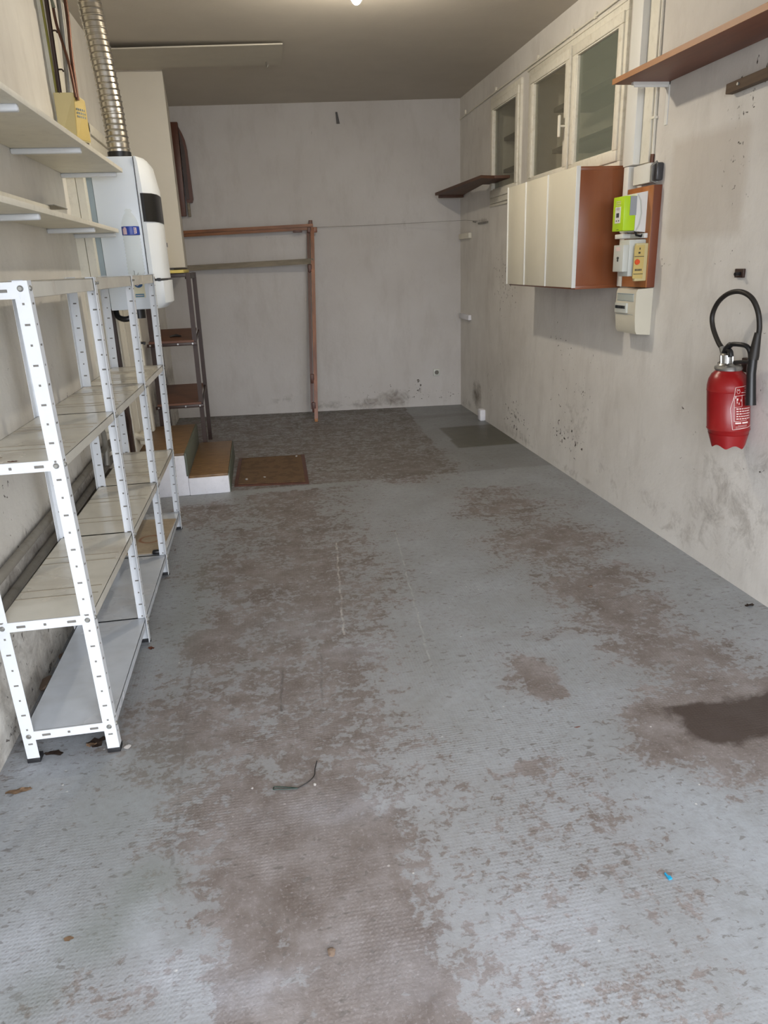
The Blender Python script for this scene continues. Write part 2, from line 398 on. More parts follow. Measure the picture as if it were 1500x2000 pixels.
def thing(name, label, cat, loc, group=None, kind=None):
    o = bpy.data.objects.new(name, None); C.objects.link(o); o.location = loc; o.empty_display_size = .1
    if label: o['label'] = label
    if cat: o['category'] = cat
    if group: o['group'] = group
    if kind: o['kind'] = kind
    return o
def tag(o, label, cat, group=None):
    c = Vector((0, 0, 0)); vsn = o.data.vertices
    for v in vsn: c += v.co
    c /= len(vsn); c.z = min(v.co.z for v in vsn)
    o.data.transform(Matrix.Translation(-c)); o.location = c
    o['label'] = label; o['category'] = cat
    if group: o['group'] = group
    return o
def box(name, a, b, m, parent=None, bev=0.0, **k): return MB().box(a, b, bev).build(name, m, parent, **k)

def grid_surface(name, m, us, ws, fn, skip=None, attrs=None, kind='structure', flip=False):
    us = np.array(us); ws = np.array(ws); nu, nw = len(us), len(ws)
    U, W = np.meshgrid(us, ws, indexing='ij')
    Pp = fn(U, W); co = np.stack(Pp, -1).reshape(-1, 3)
    faces = []
    for i in range(nu - 1):
        for j in range(nw - 1):
            if skip and skip((us[i] + us[i + 1]) / 2, (ws[j] + ws[j + 1]) / 2): continue
            a = i * nw + j; f = (a, a + nw, a + nw + 1, a + 1)
            faces.append(f[::-1] if flip else f)
    me = bpy.data.meshes.new(name); me.from_pydata(co.tolist(), [], faces); me.update()
    for an, af in (attrs or {}).items():
        at = me.attributes.new(an, 'FLOAT', 'POINT'); at.data.foreach_set('value', np.clip(af(U, W), 0, 2).astype(np.float32).reshape(-1))
    me.materials.append(M[m]); me.shade_smooth()
    o = bpy.data.objects.new(name, me); C.objects.link(o); o['kind'] = kind
    return o
def blobs(lst):
    def f(U, W):
        o = np.zeros_like(U)
        for (a, b, ra, rb, k) in lst:
            d = ((U - a) / ra) ** 2 + ((W - b) / rb) ** 2
            o = np.maximum(o, k * np.exp(-0.5 * d ** 1.6))
        return o
    return f
def span(a, b, step, extra=()):
    n = max(2, int(round((b - a) / step)) + 1); l = list(np.linspace(a, b, n)); l += [e for e in extra if a < e < b]
    return sorted(set(round(float(x), 4) for x in l))

# ------------------------------------------------------------ room
XL, XR, CEIL, Y0 = -0.95, 2.10, 2.98, -0.4
YL = 7.983   # left end of the skewed back wall
def ywall(x): return 7.663 + (2.094 - x) * 0.1048
WEAR = [(0.04, 4.01, 0.38, 0.39, 0.6), (-0.21, 3.54, 0.29, 0.37, 0.75), (0.01, 3.12, 0.4, 0.3, 0.7), (-0.31, 2.8, 0.13, 0.15, 0.9), (0.36, 3.2, 0.15, 0.32, 0.4), (0.11, 2.61, 0.22, 0.16, 0.45), (0.05, 2.36, 0.24, 0.19, 0.5), (-0.26, 2.17, 0.21, 0.22, 0.7), (0.11, 1.95, 0.21, 0.17, 0.6), (-0.21, 1.74, 0.22, 0.17, 0.85), (0.02, 1.54, 0.27, 0.15, 0.75), (-0.24, 1.43, 0.16, 0.13, 0.8), (0.08, 1.33, 0.18, 0.14, 0.75), (-0.07, 1.23, 0.2, 0.09, 0.5), (0.26, 1.36, 0.07, 0.18, 0.6), (0.22, 1.69, 0.15, 0.1, 0.5), (-0.37, 1.62, 0.07, 0.2, 0.6), (0.24, 2.09, 0.14, 0.16, 0.4), (1.48, 4.18, 0.22, 0.15, 0.7), (1.49, 3.54, 0.21, 0.17, 0.75), (1.5, 3.04, 0.19, 0.16, 0.75), (1.48, 2.68, 0.17, 0.13, 0.8), (1.53, 2.38, 0.16, 0.14, 0.85), (1.51, 2.08, 0.14, 0.12, 0.7), (1.48, 1.80, 0.20, 0.18, 1.3), (1.7, 1.8, .2, .2, 1.2), (1.41, 1.89, 0.08, 0.1, 1.0), (1.18, 2.58, 0.23, 0.04, 0.6), (1.78, 2.18, 0.11, 0.07, 0.4), (0.95, 2.26, 0.07, 0.13, 0.6), (0.65, 1.74, 0.08, 0.04, 0.75), (0.41, 1.73, 0.07, 0.08, 0.6), (0.8, 1.35, 0.14, 0.04, 0.55), (0.73, 1.31, 0.09, 0.06, 0.5), (0.54, 1.35, 0.08, 0.03, 0.55), (0.5, 1.19, 0.06, 0.04, 0.4), (0.72, 1.12, 0.13, 0.06, 0.35), (0.56, 1.62, 0.2, 0.13, 0.3), (0.88, 1.17, 0.12, 0.07, 0.2), (0.62, 1.49, 0.13, 0.07, 0.3), (0.56, 6.4, 0.62, 0.56, 0.5), (0.99, 5.44, 0.42, 0.42, 0.75), (0.95, 6.83, 0.38, 0.33, 0.5), (-0.13, 6.85, 0.43, 0.42, 0.6), (-0.37, 4.6, 0.2, 0.26, 0.7), (0.29, 4.87, 0.14, 0.12, 0.4), (-0.58, 1.33, 0.08, 0.08, 0.5), (-0.36, 1.19, 0.13, 0.05, 0.4), (-0.93, 2.26, 0.09, 0.17, 0.5), (0.64, 3.93, 0.17, 0.2, 0.3), (0.78, 2.87, 0.16, 0.12, 0.2)]
def f_wear(U, W):
    U0, W0 = U, W; U, W = wob(U, W, 1.0)
    o = blobs([(a, b, ra * 1.15, rb * 1.15, k) for a, b, ra, rb, k in [(q[0], q[1], q[2] * (1.35 if 1.3 < q[0] < 1.75 else 1), q[3] * (1.2 if 1.3 < q[0] < 1.75 else 1), q[4]) for q in WEAR]])(U, W)
    band = np.exp(-((U - (-.02 + .03 * W)) / .33) ** 2 * .5) * .72 * (W < 5)
    arc = np.exp(-((U - 1.5) / .20) ** 2 * .5) * .60 * ((W > 1.7) & (W < 4.6))
    o = np.maximum.reduce([o, band, arc])
    U1, W1 = U, W; U, W = U0, W0; back = ((W > 5.05) & (U < 1.35 + (W - 5.05) * .05)).astype(float) * 0.62
    near = .95 * np.clip((U1 + .37) / .05, 0, 1) * np.clip((.25 - U1) / .06, 0, 1) * np.clip((1.95 - W1) / .15, 0, 1); fr = .34 * np.clip((U1 - .25) / .1, 0, 1) * np.clip((1.2 - U1) / .3, 0, 1) * np.clip((1.95 - W1) / .2, 0, 1); o = np.maximum.reduce([o, near, fr])
    rect = np.maximum(.62 * ((U > -.03) & (U < .27) & (W > 2.2) & (W < 2.62)), .85 * ((U > .87) & (U < 1.0) & (W > 2.12) & (W < 2.42) & (U - .87 < .13 - (W - 2.12) * .1))); o = np.maximum(o, rect)
    return np.maximum(o, back) - 0.0
def quad_mask(x0, x1, y0, y1): return lambda U, W: ((U > x0) & (U < x1) & (W > y0) & (W < y1)).astype(float)
def f_cement(U, W):
    a = ((W > 5.78) & (W < 6.58) & (U > 1.56 + (W - 5.78) * .05)).astype(float) * .97
    b = ((W > 7.05) & (W < 7.2) & (U > 1.3)).astype(float) * .55
    c = (W > 5.05).astype(float) * .35 * np.clip(1 - np.abs(U - 1.9) / 2.5, 0, 1)
    d = ((W > ywall(U) - .22) & (U < 1.35)).astype(float) * .45
    return np.maximum.reduce([a, b, c, d])
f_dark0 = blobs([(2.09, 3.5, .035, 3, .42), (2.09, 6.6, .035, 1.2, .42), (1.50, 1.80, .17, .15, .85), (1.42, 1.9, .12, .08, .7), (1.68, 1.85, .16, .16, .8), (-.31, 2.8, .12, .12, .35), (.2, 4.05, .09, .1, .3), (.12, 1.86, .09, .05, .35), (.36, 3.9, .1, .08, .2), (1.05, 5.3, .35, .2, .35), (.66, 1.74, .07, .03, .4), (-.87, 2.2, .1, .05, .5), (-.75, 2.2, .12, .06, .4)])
def wob(U, W, k=1.0):
    rg = np.random.RandomState(5); a = np.zeros_like(U); b = np.zeros_like(U)
    for f, am in ((3.1, .06), (6.3, .045), (13, .028), (27, .016), (52, .01)):
        for _ in range(3):
            t1, t2 = rg.rand(2) * 6.28; p1, p2 = rg.rand(2) * 6.28
            a += am * .6 * np.sin(f * (U * math.cos(t1) + W * math.sin(t1)) + p1); b += am * .6 * np.sin(f * (U * math.cos(t2) + W * math.sin(t2)) + p2)
    return U + a * k, W + b * k
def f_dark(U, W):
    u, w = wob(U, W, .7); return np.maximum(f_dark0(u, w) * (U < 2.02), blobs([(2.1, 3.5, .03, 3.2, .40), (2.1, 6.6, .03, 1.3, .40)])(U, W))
f_green = blobs([(-.42, 1.53, .07, .10, .7), (-.50, 1.42, .10, .07, .6), (-.50, 1.95, .16, .25, .3), (-.45, 3.3, .08, .6, .35), (-.62, 1.28, .06, .05, .5)])
f_dust = blobs([(-.40, 1.42, .05, .08, .55), (-.30, 1.27, .09, .06, .6), (-.18, 1.2, .12, .04, .6), (.10, 1.72, .2, .05, .35), (-.7, 1.42, .1, .1, .4), (.3, 2.62, .12, .08, .35), (.04, 2.9, .2, .12, .25), (-.8, 2.1, .1, .03, .5), (.45, 1.2, .3, .12, .25)])
grid_surface('floor', 'floor', span(XL - .05, XR + .05, .025), span(Y0, 8.1, .03), lambda U, W: (U, W, 0 * U), attrs={'wear': f_wear, 'dark': f_dark, 'green': f_green, 'dust': f_dust, 'cement': f_cement})
grid_surface('ceiling', 'ceiling', span(XL - .05, XR + .1, .2), span(Y0, 8.1, .2), lambda U, W: (U, W, 0 * U + CEIL), flip=True)
grid_surface('ground_outside', 'ground', span(-15, 15, 5), span(-20, Y0, 4.9), lambda U, W: (U, W, 0 * U - .01))

# right wall (u = y, w = z); openings for the glazed cupboard windows
W1 = (5.90, 6.61, 1.965, 2.755); W2 = (4.235, 5.70, 1.965, 2.755)
def in_op(u, w, e=0.0): return any(a + e < u < b - e and c + e < w < d - e for a, b, c, d in (W1, W2))
ed_u = [W1[0], W1[1], W2[0], W2[1]]; ed_w = [1.965, 2.755]
def snap(us, eds, tol=.02):
    return sorted(set([u for u in us if all(abs(u - e) > tol for e in eds)] + list(eds)))
rw_dirt = blobs([(7.05, .2, .16, .14, .55), (4.65, .45, .22, .22, .30), (2.95, .35, .35, .25, .34), (3.3, .12, .5, .1, .3), (3.75, .55, .15, .25, .2), (2.75, .75, .2, .3, .25), (5.4, .5, .3, .4, .12), (2.9, 1.1, .1, .25, .22), (5.9, .06, .5, .06, .35), (4.75, .04, .5, .05, .3), (6.2, 1.45, .12, .25, .18), (4.1, .2, .35, .15, .25), (3.5, .17, .3, .1, .28), (3.0, .3, .25, .15, .22), (7.4, .05, .3, .06, .3), (7.2, 2.5, .4, .2, .2), (6.9, 1.83, .15, .02, .5), (7.45, 2.2, .12, .2, .2)])
rw_chip = blobs([(6.2, 1.3, .3, .3, .75), (5.9, .2, .4, .15, .8), (4.8, .25, .4, .12, .8), (4.75, .55, .4, .35, .45), (5.0, .95, .3, .1, .6), (3.15, 1.95, .12, .25, .7), (3.4, 1.45, .5, .05, .5), (6.4, .6, .4, .4, .4), (3.1, .5, .5, .4, .25), (2.8, .9, .8, .8, .25), (3.1, 2.15, .15, .08, .8)])
grid_surface('wall_right', 'wall', snap(span(Y0, 7.70, .05), ed_u), snap(span(0, CEIL, .05), ed_w),
             lambda U, W: (0 * U + XR, U, W), skip=lambda u, w: in_op(u, w),
             attrs={'dirt': rw_dirt, 'chip': rw_chip, 'patch': lambda U, W: ((U > 3.08) & (U < 3.69) & (W > 1.55) & (W < 2.015)).astype(float) * .42})
bw_dirt = blobs([(1.37, .10, .18, .09, .52), (1.09, .06, .25, .06, .48), (.65, .06, .2, .05, .4), (.2, .14, .2, .06, .3), (-.1, .1, .3, .04, .25), (1.65, .2, .02, .12, .35), (1.53, 1.86, .03, .12, .25), (.33, .21, .015, .012, .6), (1.9, .03, .3, .03, .25), (2.0, 2.3, .1, .12, .15)])
bw_chip = blobs([(1.65, .18, .05, .15, .9), (1.9, .12, .2, .08, .7), (1.3, .15, .5, .12, .5)])
grid_surface('wall_back', 'wall_back', span(XL - .05, XR, .04), span(0, CEIL, .05), lambda U, W: (U, ywall(U), W), flip=True,
             attrs={'dirt': bw_dirt, 'chip': bw_chip})
lw_dirt = lambda U, W: np.clip(.42 * np.exp(-((W) / .55) ** 2), 0, 1) + .30 * np.exp(-((W - .5) / .12) ** 2)
lw_chip = lambda U, W: 1.0 * np.exp(-(W / .9) ** 2)
grid_surface('wall_left', 'wall_left', span(Y0, 8.0, .05), span(0, CEIL, .05), lambda U, W: (0 * U + XL, U, W), attrs={'dirt': lw_dirt, 'chip': lw_chip})
# lintel over the garage opening behind the camera
m = MB(); m.box((XL - .2, Y0 - .25, 2.56), (XR + .2, Y0, CEIL)); m.box((XL - .25, Y0 - .25, 0), (XL, Y0, 2.56)); m.box((XR, Y0 - .25, 0), (XR + .25, Y0, 2.56))
m.build('wall_front', 'render', kind='structure')
m = MB(); m.box((XL - .2, Y0, CEIL + .01), (XR + .5, 8.2, CEIL + .15)); m.build('ceiling_slab', 'ceiling', kind='structure')
m = MB(); m.box((XL - .2, Y0, 0), (XL - .02, 8.2, CEIL)); m.box((XL - .2, 8.0, 0), (XR + .1, 8.2, CEIL)); m.build('wall_masonry', 'render', kind='structure')

# boxed flue column in the back left corner, stops above the floor
co = MB().hexa([(-.95, 6.60, 1.53), (-.575, 6.60, 1.53), (-.672, 7.95, 1.53), (-.95, 7.97, 1.53), (-.95, 6.60, CEIL), (-.575, 6.60, CEIL), (-.672, 7.95, CEIL), (-.95, 7.97, CEIL)])
co = co.build('wall_column', mat('boxed_column_paint', (.84, .82, .77), .7, var=.05, vscale=3), kind='structure', smooth=False)
# narrow pier / jamb of the left wall beside the boiler
m = MB(); m.box((-.95, 4.43, 0), (-.905, 4.56, 2.98)); m.box((-.902, 4.435, 0), (-.862, 4.56, 2.12)); m.build('trim_1', 'cream', kind='structure')

# painted board under the ceiling
t_ = MB(); t_.hexa([(-.93, 5.87, 2.935), (.326, 5.80, 2.955), (.336, 6.36, 2.960), (-.93, 6.44, 2.955), (-.93, 5.87, 2.943), (.326, 5.80, 2.964), (.336, 6.36, 2.977), (-.93, 6.44, 2.978)])
bo = t_.build('ceiling_board', 'board'); tag(bo, 'painted flat board fixed under the ceiling, sagging along its near edge', 'board')
hk = MB().tube([(.22, 6.25, 2.952), (.22, 6.24, 2.93), (.225, 6.225, 2.915), (.232, 6.225, 2.928)], .006, 8).build('ceiling_hook', 'galv'); tag(hk, 'small hook under the board on the ceiling', 'hook')

# ------------------------------------------------------------ windows of the built-in cupboard
def niche(y0, y1, n):
    m = MB(); d = .42; z0, z1 = 1.95, 2.77
    m.box((XR + .02, y0 - .03, z0 - .03), (XR + d, y1 + .03, z0)); m.box((XR + .02, y0 - .03, z1), (XR + d, y1 + .03, z1 + .03))
    m.box((XR + d, y0 - .03, z0 - .03), (XR + d + .03, y1 + .03, z1 + .03)); m.box((XR + .02, y0 - .03, z0), (XR + d, y0, z1)); m.box((XR + .02, y1, z0), (XR + d, y1 + .03, z1))
    m.build('wall_niche', mat('niche_paint_%d' % n, (.86, .83, .77), .8, var=.1, dirt=.15), kind='structure')
niche(5.84, 6.66, 1); niche(4.20, 5.78, 2)
def ring(m, y0, y1, z0, z1, w, x0, x1, bev=.004):
    m.box((x0, y0, z0), (x1, y1, z0 + w), bev); m.box((x0, y0, z1 - w), (x1, y1, z1), bev)
    m.box((x0, y0, z0 + w), (x1, y0 + w, z1 - w), bev); m.box((x0, y1 - w, z0 + w), (x1, y1, z1 - w), bev)
def window(n, y0, y1, sashes):
    root = thing('window_%d' % n, None, None, (XR, (y0 + y1) / 2, 1.965), kind='structure')
    m = MB(); ring(m, y0, y1, 1.955, 2.775, .045, XR - .018, XR + .05); m.build('window_frame', 'cream_old', root)
    for (a, b, gm, hd) in sashes:
        m = MB(); ring(m, a, b, 2.0, 2.735, .058, XR - .03, XR + .012, .006)
        ring(m, a + .05, b - .05, 2.05, 2.685, .016, XR - .022, XR + .012, .003)
        sh = m.build('sash', 'cream_old', root)
        box('pane', (XR - .006, a + .055, 2.055), (XR - .002, b - .055, 2.68), gm, sh)
        if hd:
            m = MB(); m.tube([(XR - .03, a + .025, 2.30), (XR - .065, a + .025, 2.30)], .007, 10); m.box((XR - .078, a + .012, 2.235), (XR - .062, a + .038, 2.365), .007)
            m.build('handle', 'cream', sh)
    return root
window(1, 5.885, 6.625, [(5.915, 6.595, 'pane', False)])
window(2, 4.215, 5.715, [(4.965, 5.665, 'pane', True), (4.245, 4.915, 'pane_reflection', False)])
m = MB(); m.box((XR - .035, 4.93, 1.99), (XR, 4.955, 2.74), .004); m.box((XR - .022, 4.2, 2.775), (XR, 5.75, 2.79), .003); m.box((XR - .012, 5.75, 1.93), (XR, 6.66, 1.95), .003)
m.build('trim_2', 'cream_old', kind='structure')
for (a, b, z, lab) in ((5.95, 6.62, 2.45, 'upper grey shelf board behind the single far window'), (5.95, 6.62, 2.20, 'lower grey shelf board behind the single far window'),
                       (4.22, 5.52, 2.47, 'upper grey shelf board behind the double window'), (4.22, 5.52, 2.205, 'lower grey shelf board behind the double window')):
    tag(box('cupboard_shelf', (XR + .10, a, z), (XR + .40, b, z + .03), 'niche_shelf', bev=.002), lab, 'shelf', 'shelf boards in the glazed cupboard')

# thin pipe with clips above the windows
pp = thing('wall_pipe', 'thin white painted pipe running above the windows on the right wall', 'pipe', (2.09, 5.9, 2.8))
MB().tube([(2.092, 7.64, 2.795), (2.088, 6.8, 2.803), (2.09, 5.9, 2.81), (2.09, 4.9, 2.815), (2.09, 4.15, 2.82)], .006, 10).build('pipe', 'cream', pp)
for y in (7.45, 6.52, 5.57, 4.98, 4.65): MB().box((2.085, y - .012, 2.805), (2.10, y + .012, 2.84), .003).build('clip', 'cream', pp)

# ------------------------------------------------------------ corner plank shelf (far right)
s1 = thing('corner_shelf', 'short reddish plank shelf across the far right corner under the window', 'shelf', (1.95, 6.9, 2.11))
MB().hexa([(1.80, 7.50, 2.108), (1.835, 6.08, 2.112), (1.96, 6.13, 2.112), (2.098, 7.58, 2.108), (1.80, 7.50, 2.132), (1.835, 6.08, 2.134), (1.96, 6.13, 2.134), (2.098, 7.58, 2.132)]).build('board', 'plank_dark', s1)
MB().box((1.84, 7.50, 2.085), (2.09, 7.53, 2.112), .002).build('batten', 'plank_dark', s1)
MB().box((1.94, 6.14, 2.114), (2.098, 6.62, 2.136), .002).build('short_board', 'plank_dark', s1)
# line across the back wall
m = MB(); m.tube([(.59, 7.79, 1.865), (1.3, 7.725, 1.868), (2.07, 7.35, 1.868), (2.085, 7.0, 1.84)], .0018, 6); tag(m.build('clothes_line', 'galv'), 'thin wire stretched from the wooden frame to the right wall', 'wire')
m = MB(); m.tube([(2.098, 7.10, 1.835), (2.07, 7.10, 1.84), (2.07, 7.05, 1.835)], .006, 8); m.box((2.085, 6.72, 1.81), (2.10, 7.0, 1.825), .002); tag(m.build('wall_hook', 'galv'), 'rusty hook and strip holding the wire on the right wall', 'hook')
for z, l in ((1.70, 'upper white painted batten block at the back right corner'), (.925, 'lower white painted batten block at the back right corner')):
    tag(box('wall_batten', (2.07, 7.26, z), (2.10, 7.62, z + .05), M['cream'] if z > 1 else M['render'], bev=.003), l, 'batten', 'white battens at the corner')
# hook strip on the back wall
tag(MB().hexa([(.90, 7.765, 2.79), (.93, 7.762, 2.79), (.93, 7.777, 2.79), (.90, 7.78, 2.79), (.895, 7.77, 2.89), (.912, 7.768, 2.89), (.912, 7.78, 2.89), (.895, 7.782, 2.89)]).build('metal_strip', 'darkgrey'), 'small dark metal strip hanging high on the back wall', 'bracket')
# socket
so = thing('wall_socket', 'white wall socket low on the back wall near the right corner', 'socket', (1.834, 7.685, .364))
box('plate', (1.80, 7.672, .33), (1.868, 7.692, .40), 'grey_plastic', so, .004)
m = MB(); m.lathe([(0, 0), (.02, 0), (.022, .004)], (0, 0, 0), 20); m.warp(lambda c: (1.834 + c.x, 7.670 - c.z, .366 + c.y)); m.build('outlet', 'hole', so)
# fuse box dirt block at the wall foot
tag(MB().box((2.045, 6.75, 0.0), (2.10, 6.84, .11), .01).build('plaster_stub', 'render'), 'small white plastered stub at the foot of the right wall near the corner', 'stub')

# ------------------------------------------------------------ wall cabinet
cb_ = thing('wall_cabinet', 'brown wall cabinet with three cream door fronts hung under the windows', 'cabinet', (1.95, 4.72, 1.315))
m = MB(); m.box((1.82, 4.143, 1.315), (2.098, 5.30, 1.335), .001); m.box((1.82, 4.143, 1.945), (2.098, 5.30, 1.965), .001); m.box((1.82, 5.28, 1.335), (2.098, 5.30, 1.945), .001); m.box((2.085, 4.163, 1.335), (2.098, 5.28, 1.945))
m.box((1.82, 4.143, 1.335), (2.098, 4.163, 1.945), .001)
m.build('body', 'mahog', cb_)
for a, b in ((4.943, 5.297), (4.562, 4.94), (4.145, 4.559)):
    m = MB(); m.box((1.799, a, 1.325), (1.819, b, 1.967), .002); dd = m.build('door', 'cream_plastic', cb_)
    MB().box((1.791, b - .014, 1.325), (1.80, b - .002, 1.967), .002).build('edge_strip', 'white_plastic', dd)
MB().box((1.797, 4.140, 1.323), (1.821, 4.146, 1.969), .001).build('end_strip', 'white_plastic', cb_)

# ------------------------------------------------------------ trunking and electrical board
tk = thing('cable_trunking', 'tall white cable trunking from ceiling down to the electrical board', 'trunking', (2.07, 4.03, 1.32))
box('duct_cover', (2.045, 3.985, 1.95), (2.10, 4.095, 2.98), 'white_plastic', tk, .003)
box('inner_duct', (2.082, 3.89, 1.95), (2.10, 3.985, 2.98), 'cream', tk, .003)
tag(box('cable_duct', (2.05, 4.035, 1.325), (2.10, 4.09, 1.948), 'white_plastic', bev=.003), 'narrow white vertical duct between the brown cabinet and the wooden meter board', 'duct')
cw = thing('wall_cable', 'thin white painted cable clipped down the wall beside the trunking', 'cable', (2.09, 3.86, 1.96))
MB().tube([(2.092, 3.885, 2.98), (2.092, 3.875, 2.6), (2.09, 3.87, 2.3), (2.092, 3.865, 1.97)], .007, 8).build('cable', 'cream', cw)
for z in (2.70, 2.15): box('clip', (2.08, 3.855, z), (2.10, 3.895, z + .012), 'cream', cw, .002)
MB().tube([(2.092, 3.866, 1.985), (2.09, 3.866, 1.945)], .011, 8).build('end_fitting', 'copper', cw)
jb = thing('junction_cover', 'flat white cover box below the trunking with a grey clamp', 'cover box', (2.07, 3.9, 1.85))
box('cover', (2.05, 3.80, 1.845), (2.10, 3.98, 1.938), 'white_plastic', jb, .004)
m = MB(); m.box((2.062, 3.755, 1.85), (2.10, 3.80, 1.935), .008); m.build('clamp', 'darkgrey', jb)
MB().tube([(2.07, 3.77, 1.94), (2.045, 3.78, 1.92), (2.05, 3.785, 1.85), (2.075, 3.78, 1.84)], .006, 8).build('strap', 'galv', jb)

eb = thing('meter_board', 'varnished brown wooden box board carrying the meter and the breaker', 'board', (2.07, 3.9, 1.325))
box('board_front', (2.05, 3.757, 1.325), (2.056, 4.028, 1.83), 'board_wood', eb, .001)
box('board_box', (2.056, 3.757, 1.325), (2.10, 4.028, 1.83), 'board_side', eb, .001)

me_ = thing('electricity_meter', 'lime green electricity meter with grey cover on the wooden board', 'meter', (1.98, 3.86, 1.61))
box('body', (1.925, 3.812, 1.615), (1.992, 3.935, 1.785), 'lime', me_, .004)
box('grey_cover', (1.958, 3.8095, 1.69), (1.994, 3.8125, 1.783), 'meter_grey', me_)
pr = [(1.99, .0), (2.012, -.004), (2.03, -.006), (2.045, -.004), (2.05, 0)]
m = MB(); m.hexa([(1.992, 3.812, 1.612), (2.05, 3.806, 1.605), (2.05, 4.00, 1.605), (1.992, 3.98, 1.612), (1.992, 3.812, 1.795), (2.05, 3.806, 1.805), (2.05, 4.00, 1.805), (1.992, 3.98, 1.795)])
m.build('base_housing', 'white_plastic', me_)
m = MB(); m.tube([(1.998, 3.812, 1.79), (2.014, 3.809, 1.76), (2.022, 3.808, 1.70), (2.014, 3.809, 1.645), (1.998, 3.812, 1.61)], .004, 6); m.build('curved_rim', 'grey_plastic', me_)
m = MB(); m.box((1.9235, 3.845, 1.655), (1.925, 3.905, 1.735)); m.build('display_panel', 'white_plastic', me_)
m = MB(); m.box((1.9225, 3.86, 1.683), (1.9235, 3.89, 1.705)); m.build('display_screen', 'darkgrey', me_)
m = MB()
for (y, z, w, h) in ((3.85, 1.664, .008, .006), (3.875, 1.664, .008, .006), (3.86, 1.622, .02, .002)): MB().box((1.922, y - w / 2 + .01, z), (1.925, y + w / 2 + .01, z + h)).build('button', 'darkgrey', me_)
m = MB()
for k in range(3):
    m.box((1.9235, 3.85, 1.742 + k * .009), (1.925, 3.90, 1.7445 + k * .009)); m.box((1.9235, 3.86, 1.720 + k * .004), (1.925, 3.895, 1.7215 + k * .004))
m.build('printed_text', 'print_white', me_)

clp = MB(); clp.box((2.03, 3.775, 1.575), (2.05, 3.99, 1.60), .003); clp.box((1.985, 3.93, 1.578), (2.05, 4.02, 1.603), .005); tag(clp.build('cable_clamp', 'white_plastic'), 'white clamp rail under the green meter on the board', 'clamp')
tag(MB().tube([(2.0, 3.82, 1.612), (2.005, 3.815, 1.592), (2.025, 3.80, 1.585), (2.04, 3.80, 1.60)], .006, 8).build('meter_cable', 'black'), 'short black cable under the green meter', 'cable')

br = thing('main_breaker', 'tall pale grey breaker housing between the meter and the consumer unit', 'breaker', (1.98, 3.85, 1.38))
m = MB(); m.box((1.923, 3.785, 1.41), (1.955, 3.895, 1.545), .003); m.box((1.955, 3.785, 1.385), (2.05, 3.90, 1.57), .006); m.build('housing', 'grey_plastic', br)
m = MB(); m.box((1.92, 3.835, 1.462), (1.923, 3.845, 1.486)); m.box((1.92, 3.828, 1.478), (1.923, 3.852, 1.482)); m.build('switch_mark', 'print_dark', br)
box('sticker', (1.9215, 3.82, 1.515), (1.923, 3.865, 1.535), 'print_white', br)

yb = thing('fuse_box', 'aged yellow fuse box with orange red switch, right of the breaker', 'fuse box', (2.01, 3.80, 1.36))
m = MB(); m.box((1.985, 3.762, 1.36), (2.052, 3.785, 1.55), .004); m.build('housing', 'yellow_beige', yb)
m = MB(); m.hexa([(1.972, 3.758, 1.375), (2.028, 3.758, 1.372), (2.028, 3.764, 1.372), (1.972, 3.764, 1.375), (1.975, 3.758, 1.54), (2.03, 3.758, 1.54), (2.03, 3.764, 1.54), (1.975, 3.764, 1.54)]); fc = m.build('front_cover', 'yellow', yb)
for z in (1.483, 1.395): MB().box((1.974, 3.7565, z), (2.028, 3.7585, z + .003)).build('seam', 'print_dark', yb)
m = MB(); m.box((1.996, 3.756, 1.498), (2.006, 3.7585, 1.507)); m.box((2.000, 3.756, 1.518), (2.005, 3.7585, 1.528)); m.build('switch_symbols', 'print_dark', yb)
m = MB(); m.lathe([(0, .006), (.013, .006), (.015, 0)], (0, 0, 0), 16); m.warp(lambda c: (1.992 + c.x, 3.7585 - c.z, 1.457 + c.y)); m.build('knob', 'orange_red', yb)
m = MB()
for k in range(5): m.box((1.982 + k * .008, 3.7565, 1.412), (1.987 + k * .008, 3.7585, 1.422))
m.build('printed_text', 'print_dark', yb)

cu_ = thing('consumer_unit', 'cream consumer unit with a row of breakers under the wooden board', 'electrical panel', (2.05, 3.87, 1.075))
prof = [(2.10, 1.075), (2.022, 1.082), (2.012, 1.10), (2.006, 1.16), (2.004, 1.205), (2.004, 1.30), (2.012, 1.318), (2.10, 1.322)]
MB().prism([(x, 3.765, z) for x, z in prof], (0, .225, 0)).build('housing', 'cream_plastic', cu_)
MB().box((2.001, 3.79, 1.255), (2.006, 3.975, 1.292), .001).build('label_window', 'clear_door', cu_)
m = MB(); m.box((2.000, 3.79, 1.291), (2.006, 3.975, 1.294)); m.box((2.0025, 3.79, 1.253), (2.006, 3.975, 1.255)); m.build('label_rail', 'strip', cu_)
ms = MB().box((1.994, 3.85, 1.19), (2.006, 3.985, 1.243), .002).build('breaker_row', 'grey_plastic', cu_)
for k in range(6): MB().box((1.988, 3.862 + k * .019, 1.213), (1.996, 3.873 + k * .019, 1.229), .001).build('toggle', 'black', cu_)
MB().box((2.003, 3.79, 1.183), (2.0055, 3.98, 1.1845)).build('seam', 'strip', cu_)

